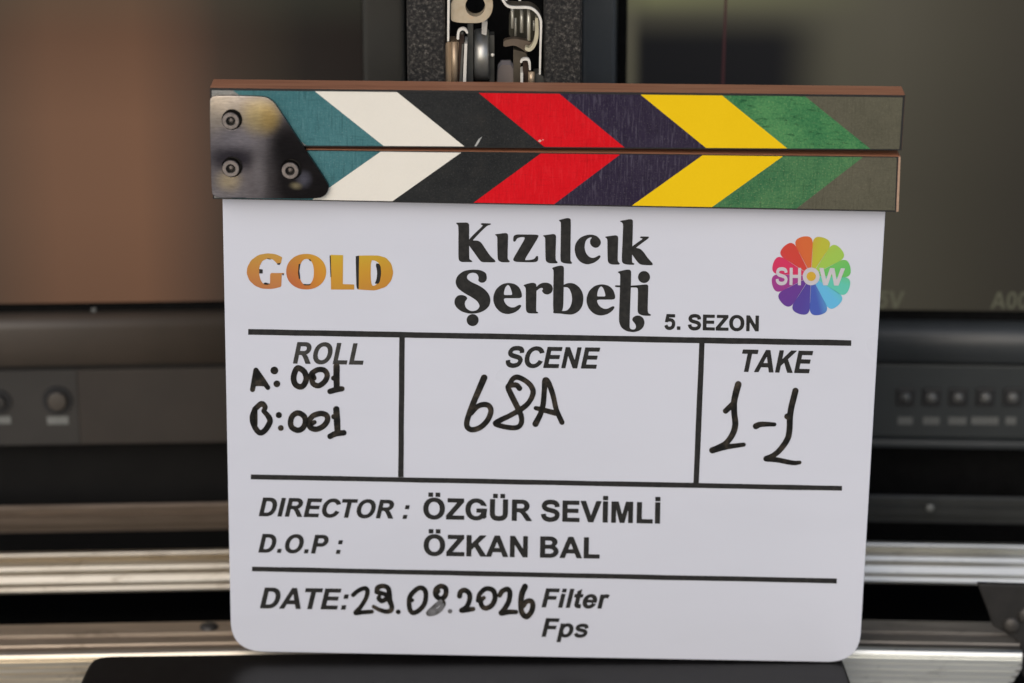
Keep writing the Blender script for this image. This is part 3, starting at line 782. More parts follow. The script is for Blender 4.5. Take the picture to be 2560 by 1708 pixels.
sc = [S(ZB, sB, [(455, 432), (400, 560), (340, 700), (292, 830), (275, 905), (290, 950), (340, 968), (420, 940), (490, 870), (525, 780), (505, 722), (450, 708), (385, 730), (320, 800)], [30, 28, 26, 25, 24, 24, 24, 24, 24, 24, 24, 24, 22, 20]),
      S(ZB, sB, [(820, 540), (785, 507), (720, 512), (703, 535), (740, 620), (800, 740), (838, 830), (836, 905), (790, 945), (690, 942), (572, 908), (625, 868), (720, 822), (845, 750), (920, 680), (960, 590), (940, 520), (880, 462), (800, 426), (750, 445), (710, 510)], [24, 24, 22, 24, 26, 26, 23, 22, 22, 22, 22, 24, 22, 24, 22, 24, 24, 22, 24, 22, 20]),
      S(ZB, sB, [(985, 908), (1038, 800), (1064, 700), (1076, 560), (1086, 458), (1122, 490), (1165, 610), (1200, 760), (1258, 892)], [28, 24, 24, 23, 27, 24, 23, 22, 22], S(ZB, sB, [(988, 745), (1060, 762), (1190, 797)], [18, 22, 24]))]
pr('handwritten_note', sc, m_marker, E2, label='handwritten 68A in black marker')
tk = [S(ZC, sA, [(505, 527), (480, 620), (463, 710), (465, 820), (475, 930), (450, 1025), (385, 1115), (300, 1165), (245, 1190)], [29, 29, 27, 26, 27, 26, 24, 25, 28], S(ZC, sA, [(450, 725), (378, 795)], [24, 24], S(ZC, sA, [(245, 1190), (390, 1156), (560, 1133)], [27, 22, 17]))),
      S(ZC, sA, [(682, 948), (725, 930), (800, 928), (868, 930)], [27, 24, 20, 16]),
      S(ZC, sA, [(1080, 592), (1058, 680), (1038, 760), (1024, 860), (1020, 980), (998, 1080), (920, 1190), (850, 1245), (785, 1272)], [27, 27, 27, 27, 26, 26, 24, 22, 22], S(ZC, sA, [(997, 850)], 26, S(ZC, sA, [(785, 1275), (900, 1287), (1050, 1316), (1122, 1313)], [24, 22, 20, 15])))]
pr('handwritten_note', tk, m_marker, E2, label='handwritten 1-1 in black marker')
sF, sG = 4.7, 3.672
d1 = [S(ZF, sF, [(1235, 318), (1295, 268), (1370, 240), (1403, 270), (1388, 350), (1330, 450), (1262, 528), (1340, 522), (1455, 515)], [21, 21, 22, 23, 21, 21, 21, 21, 20]),
      S(ZF, sF, [(1512, 282), (1525, 232), (1588, 212), (1645, 238), (1660, 300), (1665, 380), (1688, 450), (1678, 500), (1620, 513), (1540, 490), (1475, 455)], [24, 26, 23, 24, 26, 28, 24, 24, 23, 20, 17], S(ZF, sF, [(1512, 282), (1580, 300), (1622, 318), (1638, 352), (1575, 388), (1537, 360), (1545, 325)], [22, 20, 22, 24, 24, 24, 16])),
      S(ZF, sF, [(1765, 517)], 24),
      S(ZF, sF, [(1990, 245), (2050, 238), (2088, 290), (2080, 400), (2030, 480), (1950, 528), (1905, 495), (1893, 400), (1912, 320)], 24, S(ZF, sF, [(1912, 375), (1930, 380)], 18), closed=True)]
d2 = [S(ZG, sG, [(185, 195), (230, 168), (272, 190), (270, 250), (228, 285), (182, 250)], 20, S(ZG, sG, [(185, 230), (205, 215)], [22, 16]), closed=True), S(ZG, sG, [(225, 288), (250, 325), (236, 362)], [19, 20, 18]),
      S(ZG, sG, [(400, 258), (410, 220), (450, 205), (490, 240), (490, 300), (462, 360), (418, 390), (470, 385), (525, 377)], [21, 20, 20, 20, 19, 19, 20, 20, 17]),
      S(ZG, sG, [(568, 300), (585, 240), (640, 192), (705, 205), (726, 268), (700, 338), (645, 370), (605, 350), (595, 300), (622, 275)], [16, 18, 19, 20, 20, 20, 20, 19, 18, 16]),
      S(ZG, sG, [(768, 252), (790, 215), (838, 195), (862, 230), (850, 310), (810, 380), (782, 416), (850, 405), (918, 405)], [18, 20, 20, 20, 20, 20, 20, 20, 17]),
      S(ZG, sG, [(1000, 172), (972, 240), (962, 330), (972, 410), (1015, 448), (1060, 400), (1072, 335), (1050, 302), (1010, 312), (985, 350)], [24, 24, 21, 21, 22, 21, 21, 20, 20, 18])]
pr('handwritten_note', d1 + d2, m_marker, E2, label='handwritten date in black marker')
d3 = [S(ZG, sG, [(225, 310), (185, 345), (115, 415), (170, 412), (228, 375), (244, 340)], [17, 18, 20, 20, 18, 15]), S(ZG, sG, [(312, 398)], 17)]
pr('handwritten_note', d3, m_faded, E3, 1.0, label='half wiped grey part of the handwritten date')

# ================================================================== black base the board stands on
m_base = Mat('black_base')
m_base.base(m_base.ramp(m_base.noise(240, 5), [(0.3, (0.004, 0.0035, 0.0035, 1)), (0.7, (0.007, 0.0065, 0.0065, 1))])).set(rough=0.36, spec=0.2)
m_base.bump(m_base.noise(1500, 3), 0.15, 0.0002)
W0 = Frame((0, 0, 0), 0)
def wfloor(px, py, z):
    d = ray(px, py); t = (z - CAM[2]) / d[2]; p = CAM + d * t
    return (float(p[0]), float(p[1]))
# floor height: just below the panel's lowest point
zlow = min(BOARD.z[2] * p[1] + BOARD.x[2] * p[0] for p in outline) - 0.0004
bl0, br0 = wfloor(238, 1640, zlow), wfloor(2104, 1640, zlow)
bl1, br1 = wfloor(196, 1720, zlow), wfloor(2132, 1720, zlow)
sl, sr = (bl1[0] - bl0[0]) / (bl1[1] - bl0[1]), (br1[0] - br0[0]) / (br1[1] - br0[1])
yb, yf = 0.012, -0.09
yb0 = bl0[1]
bm = bmesh.new()
poly = [tuple(p) for p in chaikin([(bl0[0] + sl * (yf - yb0), yf), (br0[0] + sr * (yf - yb0), yf), (br0[0] + sr * (-0.03 - yb0), -0.03), (br0[0], yb0), (br0[0] - 0.003, yb), (0.0, yb), (-0.06, yb0 + 0.004),
        (bl0[0] + 0.02, yb0 + 0.0006), (bl0[0] + 0.003, yb0), (bl0[0] - 0.0015, yb0 - 0.005), (bl0[0] + sl * (-0.03 - yb0), -0.03)], 2, 0.2)]
va = [bm.verts.new((x, y, zlow)) for x, y in poly]; vb = [bm.verts.new((x, y, zlow - 0.05)) for x, y in poly]
bm.faces.new(va); bm.faces.new(vb[::-1])
for i in range(len(poly)): bm.faces.new((va[i], vb[i], vb[(i + 1) % len(poly)], va[(i + 1) % len(poly)]))
bmesh.ops.recalc_face_normals(bm, faces=bm.faces)
bevel(bm, 0.0012, 2)
tag(bm_obj('base_block', bm, m_base.m), 'flat matt black base under the clapperboard, with a rounded back corner', 'base')

# ================================================================== the cart behind: two wings that angle towards the camera
YAW = R(2.4)
LW = Frame((0, 0.0, 0), YAW)                    # left wing: its outer end comes nearer
RW = Frame((0, 0.0, 0), -YAW)
m_black = plain('black_lacquer', (0.008, 0.008, 0.009, 1), 0.5, 0, 0.3, 30)
m_deep = plain('matt_black_felt', (0.004, 0.004, 0.004, 1), 0.9, 0, 0.3, 200, spec=0.1)
m_alu_w = Mat('champagne_aluminium')
m_alu_w.base(m_alu_w.mix(m_alu_w.ramp(m_alu_w.noise(1.0, 6, 0.75, (60, 160, 160), 0.5), [(0.56, G(0)), (0.70, G(0.6))]), m_alu_w.ramp(m_alu_w.noise(1.0, 5, 0.6, (14, 380, 380)), [(0.3, (0.58, 0.50, 0.39, 1)), (0.7, (0.82, 0.75, 0.62, 1))]), (0.3, 0.23, 0.15, 1))).set(metal=1.0, rough=0.36)
m_alu_w.bump(m_alu_w.noise(1.0, 4, 0.6, (12, 900, 900)), 0.15, 0.0003)
m_alu_c = Mat('bare_aluminium')
m_alu_c.base(m_alu_c.mix(m_alu_c.ramp(m_alu_c.noise(1.0, 6, 0.75, (60, 160, 160), 0.5), [(0.56, G(0)), (0.70, G(0.6))]), m_alu_c.ramp(m_alu_c.noise(1.0, 5, 0.6, (14, 380, 380)), [(0.3, (0.70, 0.70, 0.66, 1)), (0.7, (0.86, 0.86, 0.81, 1))]), (0.36, 0.35, 0.33, 1))).set(metal=1.0, rough=0.34)
m_alu_c.bump(m_alu_c.noise(1.0, 4, 0.6, (12, 900, 900)), 0.15, 0.0003)
m_dull = Mat('dull_brown_anodised_metal')
m_dull.base(m_dull.ramp(m_dull.noise(1.0, 5, 0.65, (18, 300, 300)), [(0.3, (0.10, 0.075, 0.055, 1)), (0.62, (0.17, 0.13, 0.10, 1)), (0.8, (0.30, 0.19, 0.11, 1))])).set(metal=0.7, rough=0.5)
m_dull_c = plain('dark_anodised_metal', (0.035, 0.037, 0.036, 1), 0.5, 0.4, 0.2, 60)

cart = empty('equipment_cart', W0, 'metal equipment cart with ridged aluminium rails behind the clapperboard', 'cart')
def as_child(o, frame):
    o.parent = cart; o.matrix_parent_inverse = Matrix.Identity(4); o.matrix_basis = frame.m
    return o
def wing_pt(fr, px, py, y):
    p = fr.at(px, py, y); return float(p[0]), float(p[2])
def steps(fr, px, pyb, y0, items):
    """cross-section climbing back from a bottom line seen at (px, pyb): risers and treads by their height in photo pixels"""
    z = wing_pt(fr, px, pyb, y0)[1]
    y = y0; P = [(y, z)]; py = pyb
    for kind, n in items:
        e = PITCH + math.atan((py - CY) / FPX)
        s = FPX / (np.linalg.norm(np.array([0, y, z]) - CAM)) / math.cos(math.atan((py - CY) / FPX)) 
        if kind == 'r': z += n / (s * math.cos(e))
        elif kind == 't': y += n / (s * math.sin(e))
        elif kind == 's':                       # 45 degree slope
            q = n / (s * (math.cos(e) + math.sin(e))); y += q; z += q
        elif kind == 'g':                       # groove cut back
            P += [(y + 0.003, z)]; z += n / (s * math.cos(e)); P += [(y + 0.003, z)]
        py -= n
        P.append((y, z))
    return P
# ridged middle rails
itemsB = [('s', 10), ('r', 10), ('s', 18), ('r', 13), ('s', 10), ('g', 2), ('r', 11), ('g', 5), ('r', 9), ('s', 5), ('t', 4)]
def rail(fr, px, pyb, y0, items, x0, x1, mat, name='ridged_rail', drop=0.004):
    P = steps(fr, px, pyb, y0, items)
    P = P + [(P[-1][0] + 0.0008, P[-1][1]), (P[-1][0] + 0.0008, P[0][1] - 0.004), (P[-1][0] - 0.001, P[0][1] - 0.004), (P[-1][0] - 0.001, P[0][1] - 0.0004), (P[0][0] + 0.0005, P[0][1] - 0.0004)]
    return as_child(extrude_profile(name, P, x0, x1, mat, None), fr)
YB_ = 0.095
rail(LW, 573, 1470.6, YB_, itemsB, -0.42, 0.0, m_alu_w.m)['label'] = 'champagne coloured ridged rail'
rail(RW, 2154, 1451.5, YB_, itemsB, 0.0, 0.42, m_alu_c.m)['label'] = 'silver ridged rail'
# dull rail above
itemsA = [('r', 22), ('t', 4), ('r', 18), ('s', 6)]
rail(LW, 573, 1307, 0.130, itemsA, -0.42, 0.0, m_dull.m, 'flat_rail')['label'] = 'dull brown metal rail'
rail(RW, 2154, 1288, 0.130, itemsA, 0.0, 0.42, m_dull_c.m, 'flat_rail')['label'] = 'dark metal rail'
# lower slotted profile: top with grooves, bright lip, ribbed face
def lower(fr, px, py_lip, y0, x0, x1, mat_top, mat_face, label):
    z = wing_pt(fr, px, py_lip, y0)[1]
    prof = [(y0, z - 0.05)]
    zz = z - 0.046
    while zz < z - 0.004:                       # fine ribs of the front face
        prof += [(y0 - 0.0002, zz), (y0 - 0.0002, zz + 0.0016), (y0 + 0.0004, zz + 0.0019), (y0 + 0.0004, zz + 0.0026)]
        zz += 0.0029
    prof += [(y0 - 0.0002, z - 0.0018), (y0 + 0.0008, z - 0.0006), (y0 + 0.0022, z)]
    a = len(prof) - 1
    prof += [(y0 + 0.0034, z), (y0 + 0.0040, z - 0.0014), (y0 + 0.0100, z - 0.0014), (y0 + 0.0104, z - 0.0004), (y0 + 0.0165, z - 0.0004),
             (y0 + 0.0169, z - 0.0022), (y0 + 0.0210, z - 0.0022), (y0 + 0.0214, z - 0.0006), (y0 + 0.0325, z - 0.0006), (y0 + 0.0335, z - 0.0016), (y0 + 0.0335, z - 0.05)]
    o = extrude_profile('slotted_profile', prof, x0, x1, [mat_top, mat_face], None)
    for p in o.data.polygons:
        ys = [o.data.vertices[v].co.y for v in p.vertices]
        p.material_index = 1 if max(ys) < y0 + 0.0036 else 0
    if x1 > 0.1:
        for v in o.data.vertices:               # the sawn end slopes back underneath
            if v.co.x > 0: v.co.x -= max(0.0, z - 0.008 - v.co.z) * 0.55
    o['label'] = label
    return as_child(o, fr), z
m_slot_w = Mat('brownish_scuffed_aluminium')
m_slot_w.base(m_slot_w.mix(m_slot_w.ramp(m_slot_w.noise(1.0, 6, 0.75, (60, 160, 160), 0.5), [(0.56, G(0)), (0.70, G(0.6))]), m_slot_w.ramp(m_slot_w.noise(1.0, 6, 0.7, (30, 700, 700)), [(0.3, (0.27, 0.215, 0.165, 1)), (0.7, (0.44, 0.36, 0.28, 1))]), (0.12, 0.09, 0.06, 1))).set(metal=0.8, rough=0.5)
m_slot_c = Mat('grey_scuffed_aluminium')
m_slot_c.base(m_slot_c.mix(m_slot_c.ramp(m_slot_c.noise(1.0, 6, 0.75, (60, 160, 160), 0.5), [(0.56, G(0)), (0.70, G(0.6))]), m_slot_c.ramp(m_slot_c.noise(1.0, 6, 0.7, (30, 700, 700)), [(0.3, (0.11, 0.10, 0.09, 1)), (0.7, (0.20, 0.185, 0.17, 1))]), (0.06, 0.052, 0.045, 1))).set(metal=0.8, rough=0.5)
YC = 0.030
xe = wing_pt(RW, 2556, 1640, YC)[0]
loL, zL = lower(LW, 573, 1628, YC, -0.42, -0.002, m_slot_w.m, m_alu_w.m, 'brownish slotted aluminium profile')
loR, zR = lower(RW, 2154, 1625, YC, 0.002, xe, m_slot_c.m, m_alu_c.m, 'silver slotted aluminium profile with cut end')
# bolt head sitting in the left profile's slot
def dome(name, c, r, h, mat, parent, axis='y', n=20):
    bm = bmesh.new()
    prev = None
    for k in range(6):
        t = k / 5 * math.pi / 2
        rad, d = r * math.cos(t), h * math.sin(t)
        if k == 5: rad = r * 0.06
        ring = [bm.verts.new((c[0] + rad * math.cos(2 * math.pi * j / n), c[1] - d, c[2] + rad * math.sin(2 * math.pi * j / n)) if axis == 'y'
                             else (c[0] + rad * math.cos(2 * math.pi * j / n), c[1] + rad * math.sin(2 * math.pi * j / n), c[2] + d)) for j in range(n)]
        if prev:
            for j in range(n): bm.faces.new((prev[j], prev[(j + 1) % n], ring[(j + 1) % n], ring[j]))
        prev = ring
    bm.faces.new(prev)
    return bm_obj(name, bm, mat, parent, smooth=True)
m_bolt = plain('grey_bolt', (0.06, 0.055, 0.05, 1), 0.5, 0.6, 0.2, 300)
p = LW.at(522, 1560, YC + 0.026)
dome('bolt_head', (p[0], YC + 0.0265, zL - 0.0006), 0.0042, 0.002, m_bolt.m, loL, 'z')
# bracket at the right end
bk = [wing_pt(RW, *q, YC + 0.012) for q in [(2442, 1459), (2600, 1464), (2600, 1720), (2556, 1690), (2548, 1610), (2520, 1588), (2482, 1566), (2470, 1530)]]
brk = as_child(prism('angle_bracket', bk, YC + 0.012, YC + 0.015, plain('dark_bracket_metal', (0.011, 0.0098, 0.0088, 1), 0.7, 0.1, 0.4, 120).m, None, bev=0.001), RW)
for q, r in (((2529, 1563), 0.0040), ((2566, 1538), 0.0040)):
    c = wing_pt(RW, *q, YC + 0.012)
    dome('bracket_screw', (c[0], YC + 0.012, c[1]), r, 0.0022, m_bolt.m, brk)
# dark back and inner floor of the cart
as_child(box('back_panel', -0.5, 0.5, 0.30, 0.31, -0.30, 0.60, m_deep.m), W0)
as_child(box('inner_shelf', -0.5, 0.5, 0.068, 0.299, -0.075, -0.065, m_deep.m), W0)

# ------------------------------------------------------------------ monitors
YM = 0.150
m_bez_w = Mat('dark_brownish_plastic')
m_bez_w.base(m_bez_w.ramp(m_bez_w.noise(40, 4), [(0.3, (0.052, 0.042, 0.033, 1)), (0.7, (0.064, 0.050, 0.039, 1))])).set(rough=0.5)
m_bez_c = Mat('dark_bluish_plastic')
m_bez_c.base(m_bez_c.ramp(m_bez_c.noise(40, 4), [(0.3, (0.026, 0.030, 0.032, 1)), (0.7, (0.034, 0.038, 0.041, 1))])).set(rough=0.42)
m_side_w = plain('side_bar_plastic', (0.028, 0.027, 0.023, 1), 0.45, 0, 0.12, 40)
m_gap = plain('shadow_gap_plastic', (0.014, 0.012, 0.011, 1), 0.7, 0, 0.2, 60)
m_kick = plain('charcoal_sheet', (0.0035, 0.0032, 0.003, 1), 0.8, 0, 0.3, 50, spec=0.25)
m_ctl_w = plain('control_panel_brown_grey', (0.026, 0.0235, 0.021, 1), 0.55, 0, 0.12, 40)
m_ctl_b = plain('blank_panel_brown', (0.028, 0.022, 0.0175, 1), 0.55, 0, 0.12, 40)
m_ctl_c = plain('control_panel_blue_grey', (0.020, 0.024, 0.025, 1), 0.5, 0, 0.12, 40)
m_lab = plain('label_print', (0.17, 0.175, 0.165, 1), 0.5)
m_lab_d = plain('dim_label_print', (0.11, 0.113, 0.108, 1), 0.5)

def screen_mat(name, build, strength=SCREEN):
    m = Mat(name)
    c = build(m)
    m.base((0.004, 0.004, 0.004, 1)).set(rough=0.35, spec=0.15)
    m.l(c, m.p.inputs['Emission Color']); m.p.inputs['Emission Strength'].default_value = strength
    return m
def xz(m):
    s_ = m.n('SeparateXYZ'); m.l(m.tc.outputs['Object'], s_.inputs[0]); return s_.outputs[0], s_.outputs[2]
def mrange(m, s_, a, b):
    q = m.n('MapRange', interpolation_type='SMOOTHSTEP'); m.l(s_, q.inputs[0]); q.inputs[1].default_value = a; q.inputs[2].default_value = b
    return q.outputs[0]
def lin(m, s_, a, b):
    q = m.n('MapRange'); m.l(s_, q.inputs[0]); q.inputs[1].default_value = a; q.inputs[2].default_value = b
    return q.outputs[0]

# left monitor
monL = empty('video_monitor', LW, 'monitor left of the clapperboard showing a dim brown picture, round buttons below', 'monitor', 'monitors on the cart')
def XL(px, py=400): return wing_pt(LW, px, py, YM)[0]
def ZL(py, px=286): return wing_pt(LW, px, py, YM)[1]
def XR(px, py=400): return wing_pt(RW, px, py, YM)[0]
def ZR(py, px=2357): return wing_pt(RW, px, py, YM)[1]
def scrL(m):
    x, z = xz(m)
    a = m.ramp(lin(m, x, XL(-60), XL(905)), [(0.0, srgb(88, 68, 54)), (0.20, srgb(114, 82, 62)), (0.42, srgb(118, 84, 63)), (0.56, srgb(92, 68, 54)), (0.64, srgb(66, 53, 44)), (0.78, srgb(46, 41, 35)), (0.86, srgb(29, 28, 27)), (1.0, srgb(24, 23, 23))])
    top = m.ramp(lin(m, z, ZL(760), ZL(0)), [(0.0, G(0.82)), (0.3, G(0.98)), (0.6, G(1.0)), (0.82, G(0.80)), (1.0, G(0.58))])
    c = m.mix(1.0, a, top, 'MULTIPLY')
    lift = m.mix(mrange(m, z, ZL(120), ZL(-40)), (0, 0, 0, 1), (0.012, 0.016, 0.011, 1))
    return m.mix(1.0, m.mix(0.12, c, m.mix(m.noise(9, 3), (0.10, 0.055, 0.035, 1), (0.05, 0.035, 0.022, 1))), lift, 'ADD')
m_scrL = screen_mat('lit_screen_brown', scrL)
ZT = 0.55
zsL = ZL(763)
o = box('screen', -0.45, XL(905, 100), YM + 0.004, YM + 0.008, zsL, ZT, m_scrL.m, monL)
# housing: side bar, channel, round lower bar
box('side_bezel', XL(907, 100), XL(1012, 100), YM - 0.022, YM + 0.03, zsL - 0.02, ZT, m_side_w.m, monL, bev=0.003, seg=4)
box('screen_channel', -0.45, XL(907, 100), YM + 0.006, YM + 0.03, ZL(790), zsL, m_deep.m, monL)
def bar(name, fr, x0, x1, ztop, zbot, y, mat, par, rnd=0.006):
    h = ztop - zbot
    prof = [(y + 0.03, ztop), (y + rnd, ztop)] + [(y + rnd - rnd * math.sin(t), ztop - rnd * 0.9 + rnd * 0.9 * math.cos(t)) for t in np.linspace(0.2, math.pi / 2, 7)] + [(y, zbot + 0.001), (y + 0.001, zbot), (y + 0.03, zbot)]
    o = extrude_profile(name, prof, x0, x1, mat, par)
    o.data.polygons.foreach_set('use_smooth', [True] * len(o.data.polygons))
    return o
bar('lower_bezel', LW, -0.45, XL(1012, 800), ZL(788), ZL(908), YM - 0.004, m_bez_w.m, monL)
box('panel_gap', -0.45, XL(1012, 800), YM + 0.0005, YM + 0.03, ZL(922), ZL(908), m_gap.m, monL)
zc0, zc1 = ZL(1106), ZL(921)
xs = XL(196, 1000)
cpL = box('control_panel', -0.45, xs, YM - 0.002, YM + 0.03, zc0, zc1, m_ctl_w.m, monL, bev=0.00025)
box('blank_panel', xs + 0.00015, XL(1012, 1000), YM - 0.0020, YM + 0.03, zc0, zc1, m_ctl_b.m, monL, bev=0.00025)
yk = YM - 0.002
def knob(px, py, r_out, r_in, mat_in, dark_mid=False):
    c = LW.at(px, py, yk)
    bm = bmesh.new(); n = 32
    def ring(rad, y): return [bm.verts.new((c[0] + rad * math.cos(2 * math.pi * j / n), y, c[2] + rad * math.sin(2 * math.pi * j / n))) for j in range(n)]
    rs = [ring(r_out, yk), ring(r_out * 0.96, yk - 0.0008), ring(r_in * 1.12, yk - 0.0008), ring(r_in * 1.05, yk + 0.0 - 0.0003), ring(r_in, yk - 0.0022), ring(r_in * 0.85, yk - 0.0028), ring(r_in * 0.3, yk - 0.0030)]
    for a, b in zip(rs, rs[1:]):
        for j in range(n): bm.faces.new((a[j], a[(j + 1) % n], b[(j + 1) % n], b[j]))
    bm.faces.new(rs[-1])
    for i, f in enumerate(bm.faces): f.material_index = 0 if i < 4 * n else (0 if dark_mid and i >= 6 * n else 1)
    bm_obj('round_button', bm, [m_black.m, mat_in], cpL)
k = 1 / 5060.0
m_btn = plain('brown_grey_button', (0.055, 0.046, 0.037, 1), 0.5, 0, 0.1)
knob(144, 1001, 36 * k, 23 * k, m_btn.m)
knob(-2, 1004, 30 * k, 16 * k, m_ctl_w.m, True)
def label(fr, x0, x1, y0, y1, par, mat, yy):
    a, b = fr.at(x0, y1, yy), fr.at(x1, y0, yy)
    bm = bmesh.new()
    n = max(2, int(round((x1 - x0) / 13)))
    for i in range(n):                          # illegible small print: a row of short strokes
        u0 = a[0] + (b[0] - a[0]) * i / n; u1 = a[0] + (b[0] - a[0]) * (i + 0.94) / n
        add_box(bm, u0, u1, yy - 0.00015, yy, a[2], b[2])
    bm_obj('button_label', bm, mat, par)
label(LW, 119, 171, 1041, 1061, cpL, m_lab.m, yk - 0.0001)
label(LW, -40, 27, 1041, 1060, cpL, m_lab.m, yk - 0.0001)
box('monitor_body', -0.45, XL(1012, 800), YM + 0.031, YM + 0.06, zc0 - 0.002, ZT, m_deep.m, monL)

as_child(box('kick_panel', -0.45, 0.0, YM + 0.012, YM + 0.02, ZL(1500), ZL(1122), m_kick.m), LW)
as_child(box('kick_panel', 0.0, 0.45, YM + 0.0122, YM + 0.0202, ZR(1490), ZR(1122), m_deep.m), RW)
c = LW.at(235, 776, YM + 0.006)
dome('indicator_lamp', (c[0], c[1], c[2]), 0.0013, 0.001, m_lab_d.m, monL)
c = RW.at(2325, 1270, 0.1285)
as_child(dome('rail_rivet', (c[0], c[1], c[2]), 0.0019, 0.001, m_lab.m, None), RW)

# right monitor
monR = empty('video_monitor', RW, 'monitor right of the clapperboard showing a dim olive picture, square buttons below', 'monitor', 'monitors on the cart')
def scrR(m):
    x, z = xz(m)
    base = m.ramp(lin(m, x, XR(1570), XR(2570)), [(0.0, srgb(78, 75, 63)), (0.45, srgb(76, 73, 61)), (0.65, srgb(75, 71, 60)), (0.85, srgb(65, 61, 51)), (1.0, srgb(57, 53, 45))])
    v = m.ramp(lin(m, z, ZR(782), ZR(0)), [(0.0, G(0.74)), (0.4, G(0.80)), (0.75, G(0.98)), (1.0, G(1.08))])
    c = m.mix(1.0, base, v, 'MULTIPLY')
    glow = m.mix(1.0, mrange(m, z, ZR(75), ZR(0)), m.ramp(lin(m, x, XR(1570), XR(2200)), [(0.0, G(0.6)), (0.1, G(1.0)), (0.45, G(0.55)), (1.0, G(0.0))]), 'MULTIPLY')
    c = m.mix(glow, c, srgb(104, 104, 76))
    blk = m.mix(1.0, mrange(m, x, XR(2110), XR(1920)), mrange(m, z, ZR(0), ZR(130)), 'MULTIPLY')
    blk = m.mix(1.0, blk, mrange(m, x, XR(1568), XR(1610)), 'MULTIPLY')
    c = m.mix(blk, c, srgb(22, 22, 24))
    n_ = m.mix(m.noise(7, 2), (0.85, 0.85, 0.85, 1), (1.1, 1.1, 1.1, 1))
    return m.mix(1.0, c, n_, 'MULTIPLY')
m_scrR = screen_mat('lit_screen_olive', scrR)
zsR = ZR(783)
scr = box('screen', XR(1568, 100), 0.45, YM + 0.004, YM + 0.008, zsR, ZT, m_scrR.m, monR)
m_glyph = Mat('on_screen_text'); m_glyph.base((0.004, 0.004, 0.004, 1)).set(rough=0.4)
m_glyph.p.inputs['Emission Color'].default_value = srgb(74, 73, 57); m_glyph.p.inputs['Emission Strength'].default_value = SCREEN
m_red = Mat('on_screen_red_line'); m_red.base((0.004, 0.002, 0.002, 1)).set(rough=0.4)
m_red.p.inputs['Emission Color'].default_value = srgb(54, 26, 29); m_red.p.inputs['Emission Strength'].default_value = SCREEN
yt = YM + 0.0037
sheet('screen_text', words('5V', (2190, 770), (2262, 771), 43, R(6)), m_glyph.m, scr, RW, yt, 1.5)
sheet('screen_text', words('A005', (2476, 772), (2600, 773), 43, R(6)), m_glyph.m, scr, RW, yt, 1.5)
sheet('screen_guide_line', Ink().poly([(1813, -40), (1819, -40), (1807, 300), (1801, 300)]), m_red.m, scr, RW, yt, 3)
box('side_bezel', XR(1457, 100), XR(1542, 100), YM - 0.022, YM + 0.03, zsR - 0.02, ZT, plain('blue_grey_side_bar', (0.044, 0.050, 0.055, 1), 0.4, 0, 0.1, 40).m, monR, bev=0.003, seg=4)
box('bezel_gap', XR(1542.5, 100), XR(1567.5, 100), YM + 0.002, YM + 0.03, zsR - 0.02, ZT, m_deep.m, monR)
box('screen_channel', XR(1568, 100), 0.45, YM + 0.006, YM + 0.03, ZR(812), zsR, m_deep.m, monR)
bar('lower_bezel', RW, XR(1457, 800), 0.45, ZR(811), ZR(903), YM - 0.004, m_bez_c.m, monR, 0.010)
box('panel_gap', XR(1457, 800), 0.45, YM + 0.002, YM + 0.03, ZR(910), ZR(903), m_deep.m, monR)
cpR = box('control_panel', XR(1457, 800), 0.45, YM - 0.002, YM + 0.03, ZR(1092), ZR(909), m_ctl_c.m, monR, bev=0.0008)
box('lower_trim', XR(1457, 800), 0.45, YM - 0.004, YM + 0.03, ZR(1114), ZR(1095), m_bez_c.m, monR, bev=0.001)
m_btn_c = plain('grey_button_cap', (0.10, 0.10, 0.095, 1), 0.4, 0, 0.1)
m_btn_d = plain('dim_button_cap', (0.06, 0.062, 0.06, 1), 0.4, 0, 0.1)
xsb = [2264, 2328.5, 2395.5, 2463, 2531]
for i, bx in enumerate(xsb):
    c = RW.at(bx, 992, yk)
    h_ = 22 * k
    bt = box('square_button', c[0] - h_, c[0] + h_, yk - 0.0012, yk + 0.001, c[2] - h_, c[2] + h_, m_black.m, cpR, bev=0.0006)
    dome('button_cap', (c[0], yk - 0.00125, c[2]), 13 * k, 0.0018, (m_btn_d if i == 0 else m_btn_c).m, bt)
for a, b in ((325, 425), (490, 600), (655, 775), (805, 985), (1030, 1100)):
    label(RW, 2120 + a / 2.6136, 2120 + b / 2.6136, 1043, 1061, cpR, m_lab_d.m, yk - 0.0001)
box('monitor_body', XR(1457, 800), 0.45, YM + 0.031, YM + 0.06, ZR(1116), ZT, m_deep.m, monR)

